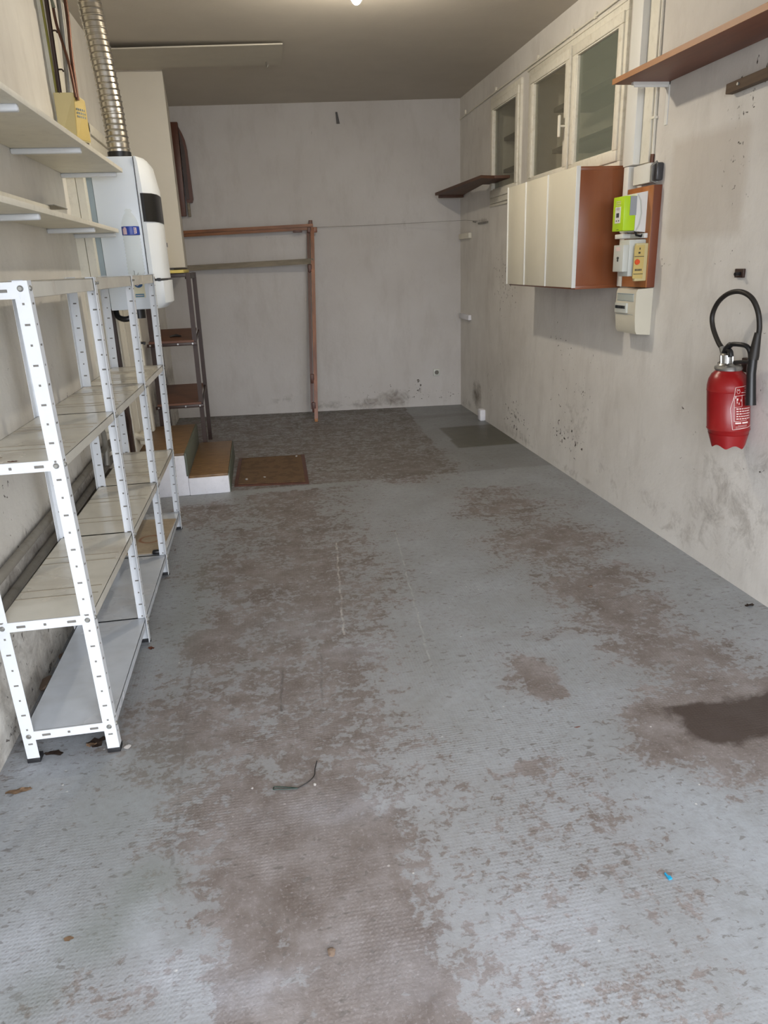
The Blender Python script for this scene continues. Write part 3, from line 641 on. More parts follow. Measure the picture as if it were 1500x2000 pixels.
# ------------------------------------------------------------ right plank shelf with bracket
rs = thing('wall_shelf', 'long reddish brown plank shelf high on the right wall near the camera', 'shelf', (1.97, 3.0, 2.294))
MB().box((1.862, 1.9, 2.2945), (2.098, 3.83, 2.3175), .0015).warp(lambda c: (c.x - (c.y - 2.7) * .027 * (1 if c.x < 2 else 0), c.y, c.z)).build('board', 'plank_red', rs)
MB().box((1.858, 1.9, 2.294), (1.862, 3.83, 2.318)).warp(lambda c: (c.x - (c.y - 2.7) * .027, c.y, c.z)).build('front_edge', 'plank_edge', rs)
def bracket(root, y, z, x0, mt='white_plastic', xw=XR, drop=.19, parent_name='bracket'):
    m = MB(); m.box((x0, y - .011, z - .012), (xw, y + .011, z)); m.box((xw - .006, y - .011, z - drop), (xw, y + .011, z)); m.box((x0 + .01, y - .002, z - .022), (xw, y + .002, z)); return m.build(parent_name, mt, root)
bracket(rs, 3.77, 2.294, 1.905); bracket(rs, 2.45, 2.294, 1.905)
# old batten near top right
ob = thing('old_batten', 'old grey brown wooden batten nailed to the wall under the long shelf', 'batten', (2.085, 2.8, 2.13))
MB().box((2.062, 2.35, 2.132), (2.098, 3.23, 2.172), .003).warp(lambda c: (c.x, c.y, c.z + (3.23 - c.y) * .02)).build('batten', 'old_bar', ob)
MB().tube([(2.062, 3.14, 2.155), (2.055, 3.14, 2.155)], .006, 10).build('screw', 'bolt', ob)
# square bracket
sb = thing('anchor_plate', 'small square black metal plate bolted above the extinguisher', 'bracket', (2.09, 3.03, 1.39))
box('plate', (2.088, 3.0, 1.383), (2.10, 3.06, 1.42), 'dk_brown', sb, .002)
MB().tube([(2.088, 3.02, 1.40), (2.062, 3.018, 1.398)], .008, 10).build('bolt', 'black', sb)

# ------------------------------------------------------------ fire extinguisher
AX, AY = 2.003, 2.905
def lean(c): return (c[0], c[1] + (c[2] - 1.03) * .185, c[2])
fx = thing('fire_extinguisher', 'red fire extinguisher with looping black hose hung on the right wall', 'fire extinguisher', (AX, AY - .06, .66))
Rb = .088
prof = [(0, .70), (.05, .695), (.068, .705), (.078, .725), (.0865, .75), (.088, .752), (.090, .755), (.088, .758), (.088, .915), (.0895, .918), (.088, .921), (.087, .94), (.081, .965), (.068, .988), (.050, 1.003), (.048, 1.008), (0, 1.010)]
MB().lathe(prof, (AX, AY, 0), 48).warp(lean).build('cylinder', 'red', fx)
# scalloped skirt
m = MB(); n = 64; rr_ = [[], [], [], []]
for k in range(n):
    a = 2 * math.pi * k / n; sc = .015 * abs(math.sin(a * 3.0 + .6)) ** 1.5
    for q, (rad, z) in enumerate(((.083, .735), (.070, .693 - .018 + sc), (.066, .695 - .018 + sc), (.077, .735))):
        rr_[q].append(m.bm.verts.new((AX + rad * math.cos(a), AY + rad * math.sin(a), z)))
for q in range(3):
    for k in range(n): m.bm.faces.new((rr_[q][k], rr_[q][(k + 1) % n], rr_[q + 1][(k + 1) % n], rr_[q + 1][k]))
m.warp(lean).build('skirt', 'red', fx)
MB().lathe([(.044, 1.0), (.055, 1.004), (.058, 1.012), (.055, 1.02), (.044, 1.024), (0, 1.024)], (AX, AY, 0), 40).warp(lean).build('collar', 'steel', fx)
hd = MB().lathe([(.04, 1.022), (.034, 1.03), (.026, 1.032), (.026, 1.066), (.02, 1.072), (0, 1.073)], (AX, AY + .012, 0), 28).warp(lean).build('valve_head', 'steel', fx)
for a in range(0, 360, 60): MB().tube([(AX + .027 * math.cos(math.radians(a)), AY + .012 + .027 * math.sin(math.radians(a)), 1.03), (AX + .027 * math.cos(math.radians(a)), AY + .012 + .027 * math.sin(math.radians(a)), 1.064)], .004, 6).warp(lean).build('valve_rib', 'steel', hd)
def smooth_path(pts, n=8):
    out = []; P_ = [Vector(p) for p in pts]
    for i in range(len(P_) - 1):
        p0 = P_[max(i - 1, 0)]; p1 = P_[i]; p2 = P_[i + 1]; p3 = P_[min(i + 2, len(P_) - 1)]
        for k in range(n):
            t_ = k / n; out.append(0.5 * ((2 * p1) + (p2 - p0) * t_ + (2 * p0 - 5 * p1 + 4 * p2 - p3) * t_ ** 2 + (-p0 + 3 * p1 - 3 * p2 + p3) * t_ ** 3))
    out.append(P_[-1]); return out
hose = [(2.0, 2.955, 1.09), (2.0, 2.99, 1.114), (2.0, 3.040, 1.172), (2.0, 3.055, 1.227), (2.0, 3.022, 1.284), (2.005, 2.962, 1.322), (2.01, 2.888, 1.331), (2.02, 2.827, 1.308), (2.03, 2.790, 1.256), (2.035, 2.774, 1.191), (2.035, 2.778, 1.14)]
MB().tube(smooth_path(hose), .0105, 14).build('hose', 'rubber', fx)
MB().tube([(2.0, 2.935, 1.055), (2.0, 2.960, 1.095)], [.012, .0125], 12).build('hose_fitting', 'steel', fx)
m = MB(); m.tube([(2.035, 2.779, 1.17), (2.034, 2.782, 1.12), (2.032, 2.782, 1.075), (2.03, 2.782, 1.06)], [.0135, .018, .021, .021], 16); m.build('hose_sleeve', 'rubber', fx)
m = MB(); m.tube([(2.03, 2.783, 1.09), (2.03, 2.782, 1.0), (2.03, 2.770, .93), (2.03, 2.760, .87)], [.018, .019, .020, .022], 16); m.build('nozzle', 'black', fx)
hp = [(2.0, 2.94, 1.068), (2.0, 2.925, 1.092), (2.0, 2.897, 1.112), (2.005, 2.85, 1.117), (2.015, 2.812, 1.112), (2.022, 2.795, 1.088), (2.025, 2.79, 1.05)]
MB().tube(smooth_path(hp), [.012] * 8 + [.013] * 8 + [.010] * 33, 12).build('carry_handle', 'black', fx)
m = MB(); m.tube(smooth_path([(2.0, 2.935, 1.09), (2.0, 2.900, 1.085), (2.0, 2.888, 1.062)]), [.011] * 17, 10); m.tube([(2.0, 2.862, 1.04), (2.01, 2.83, 1.045), (2.02, 2.79, 1.048)], .0085, 10); m.build('trigger', 'black', fx)
MB().lathe([(0, 0), (.007, .002), (.008, .008), (0, .014)], (AX - .01, AY + .05, 1.02), 12).build('pin', 'black', fx)
# printed label wrapped on the cylinder
def cyl(a, z, rad=.0888): return Vector(lean((AX + rad * math.cos(a), AY + rad * math.sin(a), z)))
def arc_line(m, pts, w=.0022):
    for (a0, z0), (a1, z1) in zip(pts, pts[1:]):
        N = 8; seg = [(a0 + (a1 - a0) * i / N, z0 + (z1 - z0) * i / N) for i in range(N + 1)]
        m.tube([cyl(a, z) for a, z in seg], w / 2, 5)
def arc_block(m, a0, a1, z0, z1):
    N = 4; v0 = []; v1 = []
    for i in range(N + 1):
        a = a0 + (a1 - a0) * i / N; v0.append(m.bm.verts.new(cyl(a, z0, .0892))); v1.append(m.bm.verts.new(cyl(a, z1, .0892)))
    for i in range(N): m.bm.faces.new((v0[i], v0[i + 1], v1[i + 1], v1[i]))
rad_ = math.radians
a_face = math.atan2(-AY, -AX)           # towards the viewer side of the room
L0 = a_face + rad_(16)
m = MB(); A = lambda d: L0 + rad_(d)
arc_line(m, [(A(75), .952), (A(4), .942), (A(0), .905), (A(-10), .853), (A(-4), .765), (A(75), .775)])
arc_line(m, [(A(75), .915), (A(0), .905), (A(0), .800), (A(40), .803)]); arc_line(m, [(A(22), .910), (A(22), .862), (A(0), .858)], .0014)
arc_line(m, [(A(9), .935), (A(7), .925), (A(9), .917), (A(14), .917), (A(16), .925), (A(14), .935), (A(11.5), .928), (A(9), .935)], .0014)
m.build('label_border', 'print_white', fx)
m = MB(); rng = random.Random(3)
for z in (.938, .927): arc_block(m, A(30), A(55), z - .001, z + .001)
arc_block(m, A(20), A(45), .918, .921)
for k in range(6):
    a = 3 + rng.random() * 15; z = .868 + rng.random() * .033; arc_block(m, A(a), A(a + 2), z, z + .009)
for k in range(5):
    a = 26 + rng.random() * 12; z = .868 + rng.random() * .033; arc_block(m, A(a), A(a + 2), z, z + .006)
for r_ in range(5):
    a = 6
    while a < 50:
        w_ = 3 + rng.random() * 4; arc_block(m, A(a), A(a + w_), .850 - r_ * .0105, .8545 - r_ * .0105); a += w_ + 2
arc_block(m, A(3), A(20), .789, .796); arc_block(m, A(23), A(45), .789, .796)
for z in (.782, .777, .771): arc_block(m, A(10 if z > .78 else 4), A(40), z - .0006, z + .0006)
m.build('label_text', 'print_white', fx)
m = MB(); m.box((2.075, 2.86, .99), (2.10, 2.90, 1.05), .003); m.box((2.02, 2.865, 1.026), (2.10, 2.895, 1.034), .002); m.warp(lambda c: (c.x, c.y + .02, c.z)); m.build('wall_hook', 'dk_brown', fx)

# ------------------------------------------------------------ metal shelving unit
XF, XB = -.585, -.87; FY = [2.14, 2.895, 3.62, 4.33]; HT = 1.492
def rk(c):
    dy = np.interp(c[1], FY, [-.016, .010, .028, .034]); return (c[0] + dy * c[2] / 1.49, c[1], c[2])
ru = thing('metal_shelving', 'long white perforated metal shelving unit of three bays along the left wall', 'shelving', ((XF + XB) / 2, 3.2, 0))
PW, PT = .036, .002
for i, y in enumerate(FY):
    for side in (0, 1):
        x = XF if side == 0 else XB; s = -1 if side == 0 else 1     # flange direction inwards
        front = -1 if i == 0 else 1
        # L profile: flange facing the camera (normal -y) and flange facing x
        m = MB(); m.box((x, y, .012), (x + s * PW, y + PT, HT)); m.box((x, y, .012), (x - s * PT, y + PW * (1 if i == 0 else -1) * .9, HT))
        po_ = m.warp(rk).build('post', 'white_lac', ru)
        # slots and holes in the camera-facing flange
        m = MB(); z = .07; k = 0
        while z < HT - .02:
            cx = x + s * PW * .5
            if k % 2 == 0: m.box((cx - .007, y - .0006, z - .0028), (cx + .007, y + .0002, z + .0028), .0002, 1)
            else: m.box((cx - .003, y - .0006, z - .003), (cx + .003, y + .0002, z + .003), .0002, 1)
            cyy = y + PW * .45 * (1 if i == 0 else -1); xx = x - s * PT
            m.box((xx - .0006, cyy - (.006 if k % 2 else .0025), z - .0026), (xx + .0006, cyy + (.006 if k % 2 else .0025), z + .0026))
            z += .0545; k += 1
        m.warp(rk).build('perforations', 'hole', po_, kind='stuff')
        MB().box((x - s * .004, y - .003, 0), (x + s * (PW + .001), y + (PW if i == 0 else .004), .016), .002).build('foot_cap', 'foot', po_)
SZ = [1.488, 1.0, .505, .115]; SN = ['top', 'upper', 'middle', 'bottom']
for b in range(3):
    y0, y1 = FY[b], FY[b + 1]
    for lv, z in enumerate(SZ):
        m = MB(); h = .042 if lv == 0 else .030; e = .004
        ya, yb_ = y0 + e, y1 - e; xa, xb = XB + .003, XF - .003
        m.box((xa, ya, z - .003), (xb, yb_, z))
        m.box((xb - .002, ya, z - h), (xb, yb_, z)); m.box((xa, ya, z - h), (xa + .002, yb_, z))
        m.box((xa, ya, z - h), (xb, ya + .002, z)); m.box((xa, yb_ - .002, z - h), (xb, yb_, z))
        m.box((xb - .014, ya, z - h), (xb, yb_, z - h + .002)); m.box((xa + .0, yb_ - .014, z - h), (xb, yb_, z - h + .002))
        wm = 'shelf_warm' if (lv <= 1 or (lv == 2)) else 'shelf_cool'
        sh = m.warp(rk).build('shelf', wm, ru)
        if lv in (1, 2):
            for q in (.22, .30, .62, .70): MB().box((xa + .004, ya + (yb_ - ya) * q, z - .001), (xb - .016, ya + (yb_ - ya) * q + .006, z + .0012)).warp(rk).build('rib_line', 'ribdirt', sh)
        if b == 0:      # slotted near rim of the first bay in white
            m = MB(); m.box((xa + .02, y0 - .0015, z - h), (xb - .02, y0 + .003, z + .001)); rm = m.warp(rk).build('end_rim', 'white_lac', sh)
            for fx_, ww in ((.25, .013), (.5, .004), (.78, .013)):
                cx = xa + (xb - xa) * fx_; MB().box((cx - ww, y0 - .0024, z - h / 2 - .004), (cx + ww, y0 - .001, z - h / 2 + .004), .001, 1).warp(rk).build('rim_slot', 'hole', rm)
        for (bx, s) in ((XF - PW * .5, 1), (XB + PW * .5, -1)):
            yy = (y0 - .001) if b == 0 else y0
            for (cx, cy, nx) in ((bx, yy - .0005, 0),) if b == 0 else ():
                mm = MB(); mm.lathe([(0, .004), (.005, .004), (.007, .002), (.0085, 0)], (0, 0, 0), 12)
                mm.warp(lambda c, cx=cx, cy=cy, z=z: rk((cx + c.x, cy - c.z, z - .016 + c.y))).build('bolt', 'bolt', sh)
        for yy in (y0 + .016, y1 - .016):
            mm = MB(); mm.lathe([(0, .004), (.005, .004), (.007, .002), (.008, 0)], (0, 0, 0), 10)
            mm.warp(lambda c, yy=yy, z=z: rk((XF + .002 + c.z, yy + c.x, z - .016 + c.y))).build('bolt', 'bolt', sh)

# things on / under the shelving
def grd(name, m, lst, z): pass
o = MB(); o.hexa([(-.855, 3.66, .1165), (-.615, 3.64, .1165), (-.59, 4.18, .1165), (-.855, 4.22, .1165), (-.855, 3.66, .1205), (-.615, 3.64, .1205), (-.59, 4.18, .1205), (-.855, 4.22, .1205)])
tag(o.build('tan_board', 'tanboard'), 'stained tan sheet with a rust ring on the farthest bottom shelf', 'board')
tag(MB().box((-.655, 3.625, .116), (-.615, 3.655, .136), .006).build('black_block', 'black'), 'small black plastic block beside the stained tan sheet', 'block')
def leaf(name, c, size, m, label, seed, cat='leaf', asp=.4, curl=.3, group=None, rot=0):
    rg = random.Random(seed); mb = MB(); n = 14; c0 = mb.bm.verts.new((0, 0, size * .12)); ring_ = []
    for k in range(n):
        a = 2 * math.pi * k / n; rr = size * (.75 + .4 * rg.random()); x = rr * math.cos(a); y = rr * asp * math.sin(a)
        ring_.append(mb.bm.verts.new((x, y, size * curl * rg.random() * .6 + .001)))
    for k in range(n): mb.bm.faces.new((c0, ring_[k], ring_[(k + 1) % n]))
    r2 = bmesh.ops.solidify(mb.bm, geom=mb.bm.faces[:], thickness=.0012)
    mb.warp(lambda v: Matrix.Rotation(rot, 3, 'Z') @ v)
    lo = min(v.co.z for v in mb.bm.verts)
    mb.warp(lambda v: (v.x + c[0], v.y + c[1], v.z - lo + c[2]))
    return tag(mb.build(name, m), label, cat, group)
def rock(name, c, size, m, label, seed, cat='rubble', flat=.6, group=None):
    rg = random.Random(seed); mb = MB(); bmesh.ops.create_icosphere(mb.bm, subdivisions=2, radius=size)
    sx = .8 + .5 * rg.random(); sy = .7 + .5 * rg.random(); vv = [Vector((rg.uniform(-1, 1), rg.uniform(-1, 1), rg.uniform(-1, 1))).normalized() for _ in range(7)]
    for v in mb.bm.verts:
        d = v.co.normalized(); q = min(1.0, min((.55 + .3 * (i % 3) * .5) / max(.01, d.dot(w)) if d.dot(w) > .2 else 1 for i, w in enumerate(vv)))
        v.co = Vector((d.x * sx, d.y * sy, d.z * flat)) * size * q * (1 + .08 * rg.uniform(-1, 1))
    lo = min(v.co.z for v in mb.bm.verts)
    mb.warp(lambda v: (v.x + c[0], v.y + c[1], v.z - lo + c[2] - size * .04))
    o = mb.build(name, m); return tag(o, label, cat, group)
leaf('dry_leaf', (-.800, 2.22, 1.0), .020, 'leaf', 'small dry leaf on the upper shelf at its near end', 1)
leaf('dry_leaf', (-.735, 2.165, 1.0), .014, 'leaf_red', 'tiny red leaf scrap on the near rim of the upper shelf', 2)
leaf('dry_leaf', (-.861, 2.002, 0), .040, 'leaf', 'long tan dry leaf on the floor at the left wall', 3, asp=.3, rot=.15)
leaf('dry_leaf', (-.800, 2.175, 0), .035, 'leaf_dark', 'dark curled leaf under the near left foot of the shelving', 4, asp=.35, rot=-.2)
leaf('dry_leaf', (-.672, 2.200, 0), .034, 'leaf_dark', 'brown curled leaf under the near right post of the shelving', 5, asp=.6, curl=.9)
leaf('dry_leaf', (-.680, 2.175, .012), .022, 'leaf', 'light brown leaf lying on the darker leaf beside the near right post', 8, asp=.5, curl=.8)
leaf('dry_leaf', (-.582, 1.42, 0), .012, 'leaf', 'small ochre leaf scrap on the foreground floor at lower left', 6, asp=.6)
leaf('dry_leaf', (.933, 1.936, 0), .014, 'leaf_red', 'thin red brown leaf scrap on the pale floor right of centre', 7, asp=.18)
leaf('dry_leaf', (2.035, 2.60, 0), .022, 'leaf_dark', 'brown curled leaf on the floor against the right wall', 9, asp=.6, curl=.9)
leaf('dry_leaf', (-.575, 2.83, 0), .016, 'leaf_red', 'orange leaf scrap beside the second post foot', 12, asp=.6, curl=.8)
rock('plaster_lump', (-.900, 2.46, 0), .032, 'stone', 'white plaster lump between the wall and the bottom shelf, nearest of the pile', 11)
rock('plaster_lump', (-.915, 2.60, 0), .045, 'stone_br', 'brown grey rubble lump in the middle of the pile along the left wall', 12)
rock('plaster_lump', (-.905, 2.72, 0), .035, 'stone', 'grey rubble lump behind the brown one at the left wall', 13)
rock('plaster_lump', (-.918, 2.83, 0), .03, 'stone_br', 'dark rubble lump farthest in the pile along the left wall', 14)
rock('plaster_crumb', (-.560, 2.150, 0), .011, 'stone', 'white plaster crumb touching the near right post foot', 15)
rock('plaster_crumb', (.039, 1.835, 0), .0065, 'stone', 'white pebble beside the green wire on the floor', 16)
rock('plaster_crumb', (.034, 1.256, 0), .011, 'stone_br', 'brown grey crumb on the foreground floor left of centre', 17)
rock('plaster_crumb', (-.15, 1.86, 0), .0055, 'stone', 'white crumb on the floor left of the green wire', 18)
rock('plaster_crumb', (1.445, 2.95, 0), .011, 'stone_br', 'dark crumb on the brown track right of centre', 19)
gw = thing('twisted_wire', 'thin dark green twisted wire lying on the foreground floor', 'wire', (0, 1.85, 0))
MB().tube(smooth_path([(-.014, 1.829, .003), (.005, 1.840, .003), (.022, 1.850, .004), (.035, 1.862, .006), (.043, 1.878, .006), (.046, 1.90, .008), (.055, 1.928, .016)]), .0016, 6).build('wire', 'black', gw)
MB().tube(smooth_path([(-.014, 1.829, .004), (-.04, 1.838, .004), (-.068, 1.846, .004), (-.082, 1.849, .004), (-.084, 1.838, .004), (-.066, 1.835, .004), (-.04, 1.830, .004), (-.012, 1.827, .004)]), .0018, 6).build('loop', 'green_wire', gw)
tag(MB().prism([(.893, 1.292, .0005), (.903, 1.293, .0005), (.902, 1.302, .0005), (.897, 1.302, .0005), (.896, 1.313, .0005), (.892, 1.312, .0005)], (0, 0, .004)).build('plastic_chip', 'cyan'), 'tiny bright cyan plastic chip on the right foreground floor', 'plastic scrap')

# bottle
bt = thing('water_bottle', 'empty clear plastic water bottle with blue label on the white shelving', 'bottle', (-.60, 4.06, 1.489))
pf = [(0, .004), (.03, 0), (.040, .006)]
z = .012
while z < .185:
    pf += [(.0425, z), (.0395, z + .008)]; z += .016
pf += [(.0425, .19), (.0425, .232), (.041, .245), (.036, .262), (.026, .282), (.015, .297), (.0135, .300), (.0135, .303), (.0165, .304), (.0165, .308), (.0135, .309), (.0135, .315)]
MB().lathe([(r_, zz) for r_, zz in pf], (-.60, 4.06, 1.489), 28).build('bottle_body', 'pet', bt)
m = MB(); n = 40; v0 = []; v1 = []
MB().lathe([(.0429, .192), (.0431, .193), (.0431, .231), (.0429, .232)], (-.60, 4.06, 1.489), 36).build('label_band', 'label_blue', bt)
def onb(m, d0, d1, z0, z1, rad=.0434):
    N = 5; a = []; b = []
    for i in range(N + 1):
        t_ = rad_(d0 + (d1 - d0) * i / N); a.append(m.bm.verts.new((-.60 + rad * math.cos(t_), 4.06 + rad * math.sin(t_), 1.489 + z0))); b.append(m.bm.verts.new((-.60 + rad * math.cos(t_), 4.06 + rad * math.sin(t_), 1.489 + z1)))
    for i in range(N): m.bm.faces.new((a[i], a[i + 1], b[i + 1], b[i]))
m = MB(); onb(m, -140, -108, .194, .222); onb(m, -130, -112, .222, .228); m.build('label_picture', 'label_pink', bt)
m = MB()
for k in range(5): onb(m, -62 + 0, -52, .196 + k * .0065, .200 + k * .0065)
onb(m, -50, -42, .198, .226); m.build('label_text', 'print_white', bt)

# ------------------------------------------------------------ wall shelves on the left
def left_shelf(z, x1, y0, y1, ys, label, twist=0):
    rt = thing('wall_shelf', label, 'shelf', (-.85, 3.4, z), 'white shelves on the left wall')
    MB().box((XL + .002, y0, z), (x1, y1, z + .02), .002).warp(lambda c: (c[0] + (c[1] - 2.6) * twist * (1 if c[0] > -.8 else 0), c[1], c[2])).build('board', 'cream', rt)
    for y in ys:
        m = MB(); m.box((XL, y - .013, z - .022), (x1 - .015, y + .013, z), .006, 3); m.build('bracket', 'white_lac', rt)
    return rt
left_shelf(2.003, -.657, .9, 4.36, (1.75, 2.65, 3.51, 4.34), 'upper wide white shelf on the left wall with white brackets', .008)
left_shelf(1.712, -.72, .9, 4.44, (2.15, 2.93, 3.87, 4.42), 'lower narrow white shelf on the left wall above the shelving')
rl = thing('wall_rail', 'narrow white rail on the left wall just above the lower shelf', 'rail', (-.9, 2.9, 1.77))
MB().box((-.945, 1.0, 1.765), (-.885, 3.72, 1.80), .004).build('rail', 'cream', rl); MB().box((-.945, 3.70, 1.80), (-.86, 3.95, 1.803)).build('dark_strip', 'galv', rl)

# pipes above the yellow box, left
bx = thing('junction_box', 'yellowed junction box on the left wall above the wide shelf', 'junction box', (-.86, 4.44, 2.17))
MB().hexa([(-.935, 4.39, 2.16), (-.845, 4.36, 2.16), (-.80, 4.46, 2.16), (-.935, 4.46, 2.16), (-.935, 4.40, 2.385), (-.835, 4.40, 2.385), (-.80, 4.46, 2.36), (-.935, 4.46, 2.385)]).build('box', 'yellow_beige', bx)
MB().hexa([(-.846, 4.358, 2.165), (-.843, 4.358, 2.165), (-.798, 4.458, 2.165), (-.802, 4.458, 2.165), (-.837, 4.395, 2.375), (-.833, 4.395, 2.375), (-.798, 4.458, 2.355), (-.802, 4.458, 2.355)]).build('cover', 'yellow', bx)
m = MB(); rg = random.Random(5)
for i in range(5):
    for j in range(3):
        y = 4.385 + i * .014; z = 2.27 + j * .017
        fx2 = -.842 + (y - 4.37) * .43 + .006; m.box((fx2 - .001, y, z), (fx2 + .003, y + .009, z + .009))
m.build('printed_label', 'strip', bx)
def pipe(name, pts, rad, m_, label, cat='pipe', n=10): return tag(MB().tube(smooth_path(pts, 5), rad, n).build(name, m_), label, cat)
pipe('earth_wire', [(-.928, 4.43, 2.98), (-.925, 4.43, 2.6), (-.925, 4.43, 2.38)], .006, 'olive', 'thin olive yellow wire left of the copper pipes', 'wire')
dp = thing('dark_pipe', 'dark narrow pipe with two hooks beside the olive wire', 'pipe', (-.90, 4.42, 2.38))
MB().tube([(-.895, 4.41, 2.98), (-.905, 4.41, 2.38)], .0105, 10).build('pipe', 'dk_brown', dp)
for z in (2.66, 2.49): MB().tube(smooth_path([(-.895, 4.41, z), (-.875, 4.40, z - .002), (-.868, 4.395, z - .012)], 4), .004, 8).build('hook', 'dk_brown', dp)
pipe('grey_pipe', [(-.838, 4.42, 2.98), (-.843, 4.42, 2.7), (-.862, 4.42, 2.38)], .014, 'galv', 'grey metal pipe rising from the yellowed junction box')
pipe('copper_pipe', [(-.806, 4.40, 2.98), (-.808, 4.40, 2.72), (-.818, 4.40, 2.55), (-.822, 4.40, 2.35)], .0095, 'copper', 'straight copper pipe nearest to the silver duct')
pipe('copper_pipe', [(-.868, 4.395, 2.98), (-.868, 4.395, 2.72), (-.850, 4.395, 2.60), (-.832, 4.385, 2.50), (-.826, 4.385, 2.36)], .007, 'copper', 'bent thin copper pipe crossing over the grey pipe')
pipe('green_tap_lever', [(-.872, 4.385, 2.84), (-.868, 4.38, 2.79), (-.862, 4.38, 2.75)], .008, 'riser', 'small green lever on the bent copper pipe', 'lever')

# ------------------------------------------------------------ duct
dc = thing('flue_duct', 'ribbed silver flexible duct rising from the boiler to the ceiling', 'duct', (-.685, 4.62, 2.13))
path = smooth_path([(-.685, 4.62, 2.12), (-.689, 4.62, 2.30), (-.700, 4.62, 2.48), (-.712, 4.62, 2.64), (-.724, 4.62, 2.78), (-.738, 4.62, 2.98)], 36)
pts = []; rads = []; acc = 0
for i, p in enumerate(path):
    if i: acc += (p - path[i - 1]).length
    ph = (acc / .0285) % 1.0
    pts.append(p); rads.append(.0575 + (.0045 if ph < .22 else 0) + .0008 * math.sin(acc * 31))
MB().tube(pts, rads, 32, caps=False).build('ribbed_tube', 'duct', dc)
MB().lathe([(.058, 0), (.063, .0), (.063, .035), (.058, .035)], (-.685, 4.62, 2.10), 32).build('collar', 'black', dc)

# ------------------------------------------------------------ boiler
bl = thing('wall_boiler', 'white wall hung boiler with a black display, beyond the shelving', 'boiler', (-.75, 4.7, 1.30))
box('casing', (-.832, 4.50, 1.30), (-.602, 4.92, 2.10), 'boiler', bl, .004)
box('rear_frame', (-.862, 4.505, 1.31), (-.834, 4.91, 2.095), 'strip', bl)
# front cover with bevelled front, upper and lower
def cover(z0, z1, name, taper=0.0):
    m = MB(); q = []
    L_ = [(z0, -.035), (z0 + .03, .004), (z1, .008)] if z1 < 2 else [(z0, 0), (1.95, 0), (2.07, -.022), (2.10, -.045)]
    for z, dx in L_:
        q.append([(-.598, 4.497, z), (-.575 + dx * .3, 4.497, z), (-.535 + dx, 4.53, z), (-.515 + dx, 4.60, z), (-.51 + dx, 4.71, z), (-.515 + dx, 4.82, z), (-.535 + dx, 4.895, z), (-.598, 4.925, z)])
    rr = [[m.bm.verts.new(p) for p in qq] for qq in q]
    m.bm.faces.new(rr[0]); m.bm.faces.new(rr[-1])
    for a, b in zip(rr, rr[1:]):
        for k in range(8): m.bm.faces.new((a[k], a[(k + 1) % 8], b[(k + 1) % 8], b[k]))
    return m.build(name, 'boiler_cover', bl)
cover(1.465, 2.10, 'front_cover'); cover(1.30, 1.452, 'lower_flap', .02)
MB().box((-.60, 4.51, 1.45), (-.54, 4.90, 1.468)).build('gap', 'black', bl)
MB().box((-.602, 4.494, 1.305), (-.5985, 4.50, 2.098)).build('seam', 'darkgrey', bl)
m = MB()
pz = [(-.588, 4.494), (-.572, 4.493), (-.532, 4.527), (-.5115, 4.60), (-.5065, 4.71), (-.5115, 4.80), (-.53, 4.85)]
a = [m.bm.verts.new((x, y, 1.768)) for x, y in pz]; b = [m.bm.verts.new((x, y, 1.915)) for x, y in pz]; a2 = [m.bm.verts.new((x - .02, y + .006, 1.768)) for x, y in pz]; b2 = [m.bm.verts.new((x - .02, y + .006, 1.915)) for x, y in pz]
for k in range(6):
    m.bm.faces.new((a[k], a[k + 1], b[k + 1], b[k])); m.bm.faces.new((b[k], b[k + 1], b2[k + 1], b2[k])); m.bm.faces.new((a[k], a2[k], a2[k + 1], a[k + 1]))
dsp = m.build('display_panel', 'black', bl)
MB().hexa([(-.512, 4.62, 1.785), (-.505, 4.715, 1.785), (-.508, 4.715, 1.785), (-.514, 4.62, 1.785), (-.512, 4.62, 1.90), (-.505, 4.715, 1.90), (-.508, 4.715, 1.90), (-.514, 4.62, 1.90)]).build('screen', 'darkgrey', dsp)
box('badge', (-.512, 4.80, 1.64), (-.508, 4.806, 1.665), 'darkgrey', bl)
box('latch', (-.55, 4.86, 1.385), (-.515, 4.885, 1.43), 'black', bl, .003)
# sticker on the casing side
st = thing('dummy', None, None, (0, 0, 0)); bpy.data.objects.remove(st)
stk = box('sticker', (-.692, 4.498, 1.365), (-.632, 4.4999, 1.468), 'print_pale', bl)
m = MB(); m.lathe([(0, .0012), (.021, .001), (.022, 0)], (0, 0, 0), 28); m.warp(lambda c: (-.664 + c.x, 4.4978 - c.z, 1.436 + c.y * .75)); m.build('oval_emblem', 'print_blue', stk)
m = MB(); m.tube(smooth_path([(-.678, 4.4965, 1.440), (-.672, 4.4965, 1.430), (-.664, 4.4965, 1.438), (-.655, 4.4965, 1.442), (-.668, 4.4965, 1.446), (-.678, 4.4965, 1.440)], 5), .0015, 6); m.tube([(-.669, 4.4965, 1.432), (-.660, 4.4965, 1.436)], .0015, 6); m.build('emblem_mark', 'print_white', stk)
box('blue_strip', (-.688, 4.4972, 1.368), (-.640, 4.4985, 1.386), 'print_teal', stk)
m = MB()
for k in range(6): m.box((-.684 + k * .007, 4.4965, 1.374), (-.680 + k * .007, 4.4975, 1.380))
m.build('strip_text', 'print_white', stk)
MB().tube(smooth_path([(-.682, 4.4985, 1.512), (-.676, 4.4985, 1.508), (-.678, 4.4985, 1.488), (-.672, 4.4985, 1.482), (-.662, 4.4985, 1.488), (-.656, 4.4985, 1.502)], 5), .0013, 6).build('pen_mark', 'print_dark', bl)
m = MB(); m.tube(smooth_path([(-.83, 4.62, 1.31), (-.82, 4.60, 1.26), (-.77, 4.58, 1.245), (-.72, 4.6, 1.27), (-.69, 4.6, 1.32)], 6), .016, 12); m.tube([(-.70, 4.62, 1.31), (-.70, 4.62, 1.245)], .035, 14); m.build('hoses', 'black', bl)

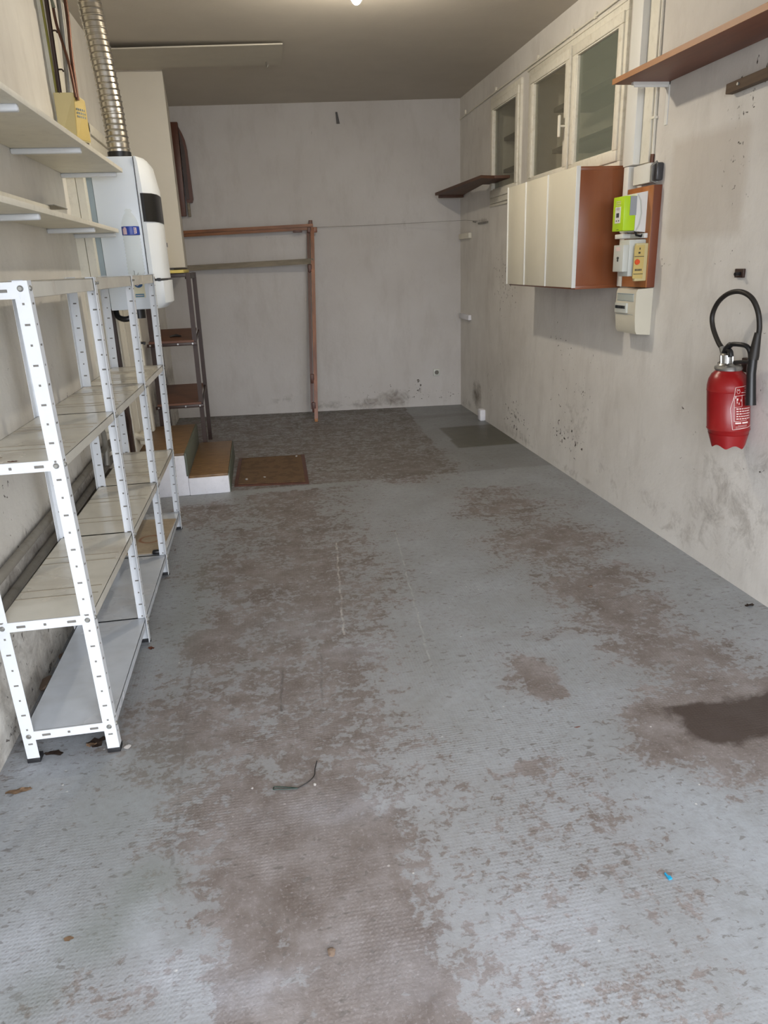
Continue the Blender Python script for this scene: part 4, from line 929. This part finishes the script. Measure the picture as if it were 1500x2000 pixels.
# ------------------------------------------------------------ cream door in the left wall behind the boiler
dr = thing('door_1', None, None, (-.93, 5.5, .306), kind='structure')
box('door_leaf', (-.945, 5.06, .31), (-.915, 5.86, 2.3), 'cream', dr, .003)
m = MB(); m.box((-.95, 4.93, 0.02), (-.905, 4.99, 2.36), .004); m.build('door_frame', M['dk_brown'], dr)
m = MB(); m.box((-.95, 4.99, .306), (-.900, 5.06, 2.36), .006); m.box((-.95, 5.86, .306), (-.90, 5.93, 2.36), .006); m.box((-.95, 4.99, 2.3), (-.9, 5.93, 2.36), .006); m.build('door_casing', 'cream', dr)
MB().box((-.915, 5.30, .4), (-.908, 5.312, 2.2)).build('groove_strip', 'board', dr)
m = MB(); m.box((-.915, 5.78, .95), (-.905, 5.82, 1.05), .003); m.tube([(-.905, 5.80, 1.0), (-.87, 5.80, 1.0), (-.865, 5.74, .998)], .009, 10); m.build('handle', 'black', dr)
# small fittings low on the left wall
m = MB(); m.tube(smooth_path([(-.93, 5.02, .47), (-.90, 5.05, .45), (-.88, 5.12, .42), (-.87, 5.2, .40)], 5), .022, 10); m.box((-.90, 5.15, .36), (-.85, 5.24, .44), .01); m.tube([(-.87, 5.2, .38), (-.86, 5.25, .36)], .03, 10)
tag(m.build('plastic_fitting', 'cream_plastic'), 'cream plastic pipe fitting sticking out beside the upper step', 'pipe fitting')
tag(MB().tube(smooth_path([(-.92, 4.88, .66), (-.90, 4.90, .60), (-.91, 4.90, .50), (-.93, 4.90, .45), (-.935, 4.90, .30)], 5), .012, 10).build('drain_hose', 'dk_brown'), 'dark brown hose hanging behind the shelving below the boiler', 'hose')
# horizontal pipes along the left wall
for (z, lab) in ((.56, 'upper of two painted pipes running along the foot of the left wall'), (.465, 'lower of two painted pipes running along the foot of the left wall')):
    tag(MB().tube([(-.925, .9, z), (-.925, 2.6, z + .002), (-.925, 3.5, z), (-.925, 4.35, z + .01)], .017, 12).build('wall_pipe', 'oldpipe'), lab, 'pipe', 'painted pipes on the left wall')
tag(box('pipe_ledge', (-.95, .9, .40), (-.90, 4.3, .425), 'oldpipe', bev=.004), 'narrow dusty grey ledge under the two wall pipes', 'ledge')
vl = thing('radiator_valve', 'grey pipe tee with cream knob on the left wall pipes', 'valve', (-.9, 4.05, .56))
m = MB(); m.tube(smooth_path([(-.92, 3.98, .72), (-.895, 3.98, .74), (-.88, 4.0, .70), (-.885, 4.02, .62), (-.92, 4.08, .57)], 6), .014, 10); m.tube(smooth_path([(-.92, 4.08, .57), (-.885, 4.16, .575), (-.88, 4.25, .62)], 5), .012, 10); m.tube([(-.90, 4.06, .50), (-.90, 4.1, .60)], .016, 10); m.build('pipes', 'galv', vl)
MB().tube([(-.885, 4.10, .70), (-.83, 4.10, .70)], .026, 14).build('knob', 'cream_plastic', vl)

# ------------------------------------------------------------ steps
sp = thing('entrance_steps', 'two white masonry steps with brown wood look tiles at the left', 'steps', (-.6, 5.5, 0))
MB().box((-.94, 5.035, 0), (-.592, 6.05, .29), .006).build('upper_step', 'render', sp)
MB().box((-.592, 5.03, 0), (-.314, 6.07, .125), .006).build('lower_step', 'render', sp)
MB().box((-.94, 5.04, .29), (-.600, 6.05, .306), .002).build('upper_tiles', 'tile', sp)
MB().box((-.586, 5.035, .125), (-.318, 6.07, .141), .002).build('lower_tiles', 'tile', sp)
MB().box((-.600, 5.033, .141), (-.586, 6.05, .306), .001).build('upper_riser', 'riser', sp, label='grey green painted riser')
MB().box((-.316, 5.045, 0), (-.308, 6.06, .138), .001).build('lower_riser', 'riser', sp, label='grey green painted riser')

# doormat sunk in the floor
dm = thing('doormat', 'flat brown doormat with a dark border on the floor beside the steps', 'doormat', (0, 5.52, 0))
MB().hexa([(-.29, 5.16, .001), (.25, 5.07, .001), (.27, 5.93, .001), (-.27, 5.97, .001), (-.29, 5.16, .009), (.25, 5.07, .009), (.27, 5.93, .009), (-.27, 5.97, .009)]).build('border', M['shutter'], dm)
MB().hexa([(-.26, 5.19, .009), (.225, 5.11, .009), (.24, 5.91, .009), (-.245, 5.945, .009), (-.26, 5.19, .013), (.225, 5.11, .013), (.24, 5.91, .013), (-.245, 5.945, .013)]).build('fibre_panel', 'mat', dm)
rock('plaster_crumb', (-.07, 5.30, .013), .016, 'stone', 'white crumb lying on the brown doormat near its front edge', 31, flat=.3)
rock('plaster_crumb', (.20, 5.85, .013), .012, 'stone', 'white crumb lying on the far right corner of the doormat', 32)
rock('plaster_crumb', (-.20, 5.27, .013), .012, 'stone', 'white crumb lying on the near left corner of the doormat', 33)

# ------------------------------------------------------------ brown metal rack with wooden shelves, behind the steps
kr = thing('brown_rack', 'tall dark brown metal rack with two wooden shelves and yellow top', 'rack', (-.68, 6.4, 0))
RX = (-.525, -.835); RY = (6.11, 6.55)
for (x0, y, xt, z0) in ((-.545, 6.12, -.530, .0), (-.865, 6.12, -.850, .308), (-.505, 6.19 + .03, -.50, 0.0), (-.80, 6.22, -.795, .308)):
    pass
def rpost(x, y, xt): return MB().beam((x, y, 0), (xt, y, 1.487), .034, .030).build('post', 'dk_brown', kr)
rpost(-.545, 6.13, -.522); rpost(-.875, 6.13, -.852); rpost(-.552, 6.82, -.530); rpost(-.905, 6.82, -.885)
for z0, z1 in ((.975, 1.020), (.475, .530)):
    m = MB(); m.hexa([(-.885, 6.10, z0 - .02), (-.535, 6.10, z0 - .02), (-.56, 6.80, z1 - .02), (-.90, 6.80, z1 - .02), (-.885, 6.10, z0), (-.535, 6.10, z0), (-.56, 6.80, z1), (-.90, 6.80, z1)])
    sh = m.build('shelf', 'shelf_wood', kr)
    MB().box((-.90, 6.088, z0 - .040), (-.515, 6.102, z0 - .016), .001).build('shelf_rim', 'dk_brown', sh)
    MB().beam((-.530, 6.10, z0 - .028), (-.545, 6.84, z1 - .028), .012, .024).build('shelf_rim', 'dk_brown', sh)
    for x in (-.545, -.875, -.66): MB().tube([(x, 6.090, z0 - .026), (x, 6.080, z0 - .026)], .007, 8).build('screw', 'steel', sh)
MB().box((-.88, 6.12, 1.455), (-.525, 6.145, 1.487), .001).build('top_rail', 'dk_brown', kr); MB().box((-.548, 6.13, 1.44), (-.523, 6.84, 1.485), .001).build('top_rail', 'dk_brown', kr)
MB().box((-.90, 6.06, 1.487), (-.545, 6.54, 1.51), .002).build('top_board', 'yellow_paint', kr)
tag(MB().tube([(-.74, 6.30, .994), (-.69, 6.32, 1.0), (-.65, 6.31, .995)], [.006, .012, .005], 8).build('dark_scrap', 'black'), 'dark scrap lying on the upper wooden shelf of the brown rack', 'scrap')

# ------------------------------------------------------------ leaning wooden frame on the back wall
wf = thing('clothes_rack', 'tall orange brown wooden frame leaning against the back wall', 'frame', (0, 7.6, 0))
top = Vector((.600, 7.745, 1.93)); bot = Vector((.478, 7.30, 0.0))
def fp(z): t_ = z / 1.93; return bot.lerp(top, t_)
MB().beam(fp(.012), fp(1.86), .036, .034).build('post', 'frame_wood', wf)
o_ = Vector((-.038, .020, 0)); MB().beam(fp(.12) + o_, fp(1.86) + o_, .028, .014).build('inner_strip', 'shutter', wf, label='darker brown inner strip')
def cross(z, x0, dy, w, h, m_, nm):
    p = fp(z); return MB().beam((x0, ywall(x0) - dy, z - .012), (p.x + .01, p.y, z + .012), h, w, side=(0, 0, 1)).build(nm, m_, wf)
cross(1.872, -.80, .05, .035, .028, 'rail_wood', 'top_rail'); cross(1.842, -.80, .045, .02, .026, 'rail_wood', 'top_rail')
cross(1.535, -.80, .06, .03, .052, 'rail_grey', 'middle_rail')
for z, dx, h in ((1.84, -.03, .05), (1.84, .03, .05), (1.48, -.03, .07), (.42, -.03, .09), (.14, -.02, .10), (1.91, -.015, .04)):
    p = fp(z); MB().box((p.x + dx - .018, p.y - .02, z - h / 2), (p.x + dx + .018, p.y + .02, z + h / 2), .003).build('block', 'shutter' if dx < 0 else 'frame_wood', wf)
p = fp(1.845); MB().box((p.x - .19, p.y + .005, 1.822), (p.x - .10, p.y + .03, 1.842), .002).build('cleat', 'shutter', wf)
MB().box((.462, 7.28, 0), (.494, 7.32, .03), .003).build('foot', M['plank_edge'], wf)

# hanging dark panels at the column
hp_ = thing('hanging_shutter', 'dark reddish wooden panels with arched top hung beside the column', 'panel', (-.62, 7.92, 2.0))
MB().box((-.672, 7.87, 2.01), (-.602, 7.94, 2.835), .003).warp(lambda c: (c.x - (2.83 - c.z) * .022, c.y, c.z)).build('back_panel', 'shutter', hp_)
ap = [(-.600, 2.13), (-.548, 2.13), (-.535, 2.16), (-.542, 2.60), (-.552, 2.68), (-.572, 2.74), (-.600, 2.80)]
MB().prism([(x, 7.88, z) for x, z in ap], (0, .05, 0)).build('arched_panel', 'shutter', hp_)
ap2 = [(-.600, 2.16), (-.572, 2.16), (-.565, 2.58), (-.580, 2.70), (-.600, 2.76)]
MB().prism([(x, 7.87, z) for x, z in ap2], (0, .012, 0)).build('moulding', 'dk_brown', hp_)
MB().box((-.600, 7.89, 2.005), (-.575, 7.93, 2.13), .003).build('lower_block', 'rail_grey', hp_)

# ------------------------------------------------------------ bulb
bb = thing('ceiling_bulb', 'lit warm white bulb hanging just below the ceiling', 'light bulb', (.655, 4.45, 2.83))
MB().lathe([(0, .15), (.03, .15), (.03, .11), (.018, .10), (.018, .06), (.028, .035), (.030, .03), (0, .028)], (.655, 4.45, 2.83), 24).build('socket', 'bulb_base', bb)
MB().lathe([(.030, .03), (.0305, .015), (.028, -.005), (.020, -.020), (.010, -.028), (0, -.030)], (.655, 4.45, 2.83), 24).build('globe', 'lit', bb)
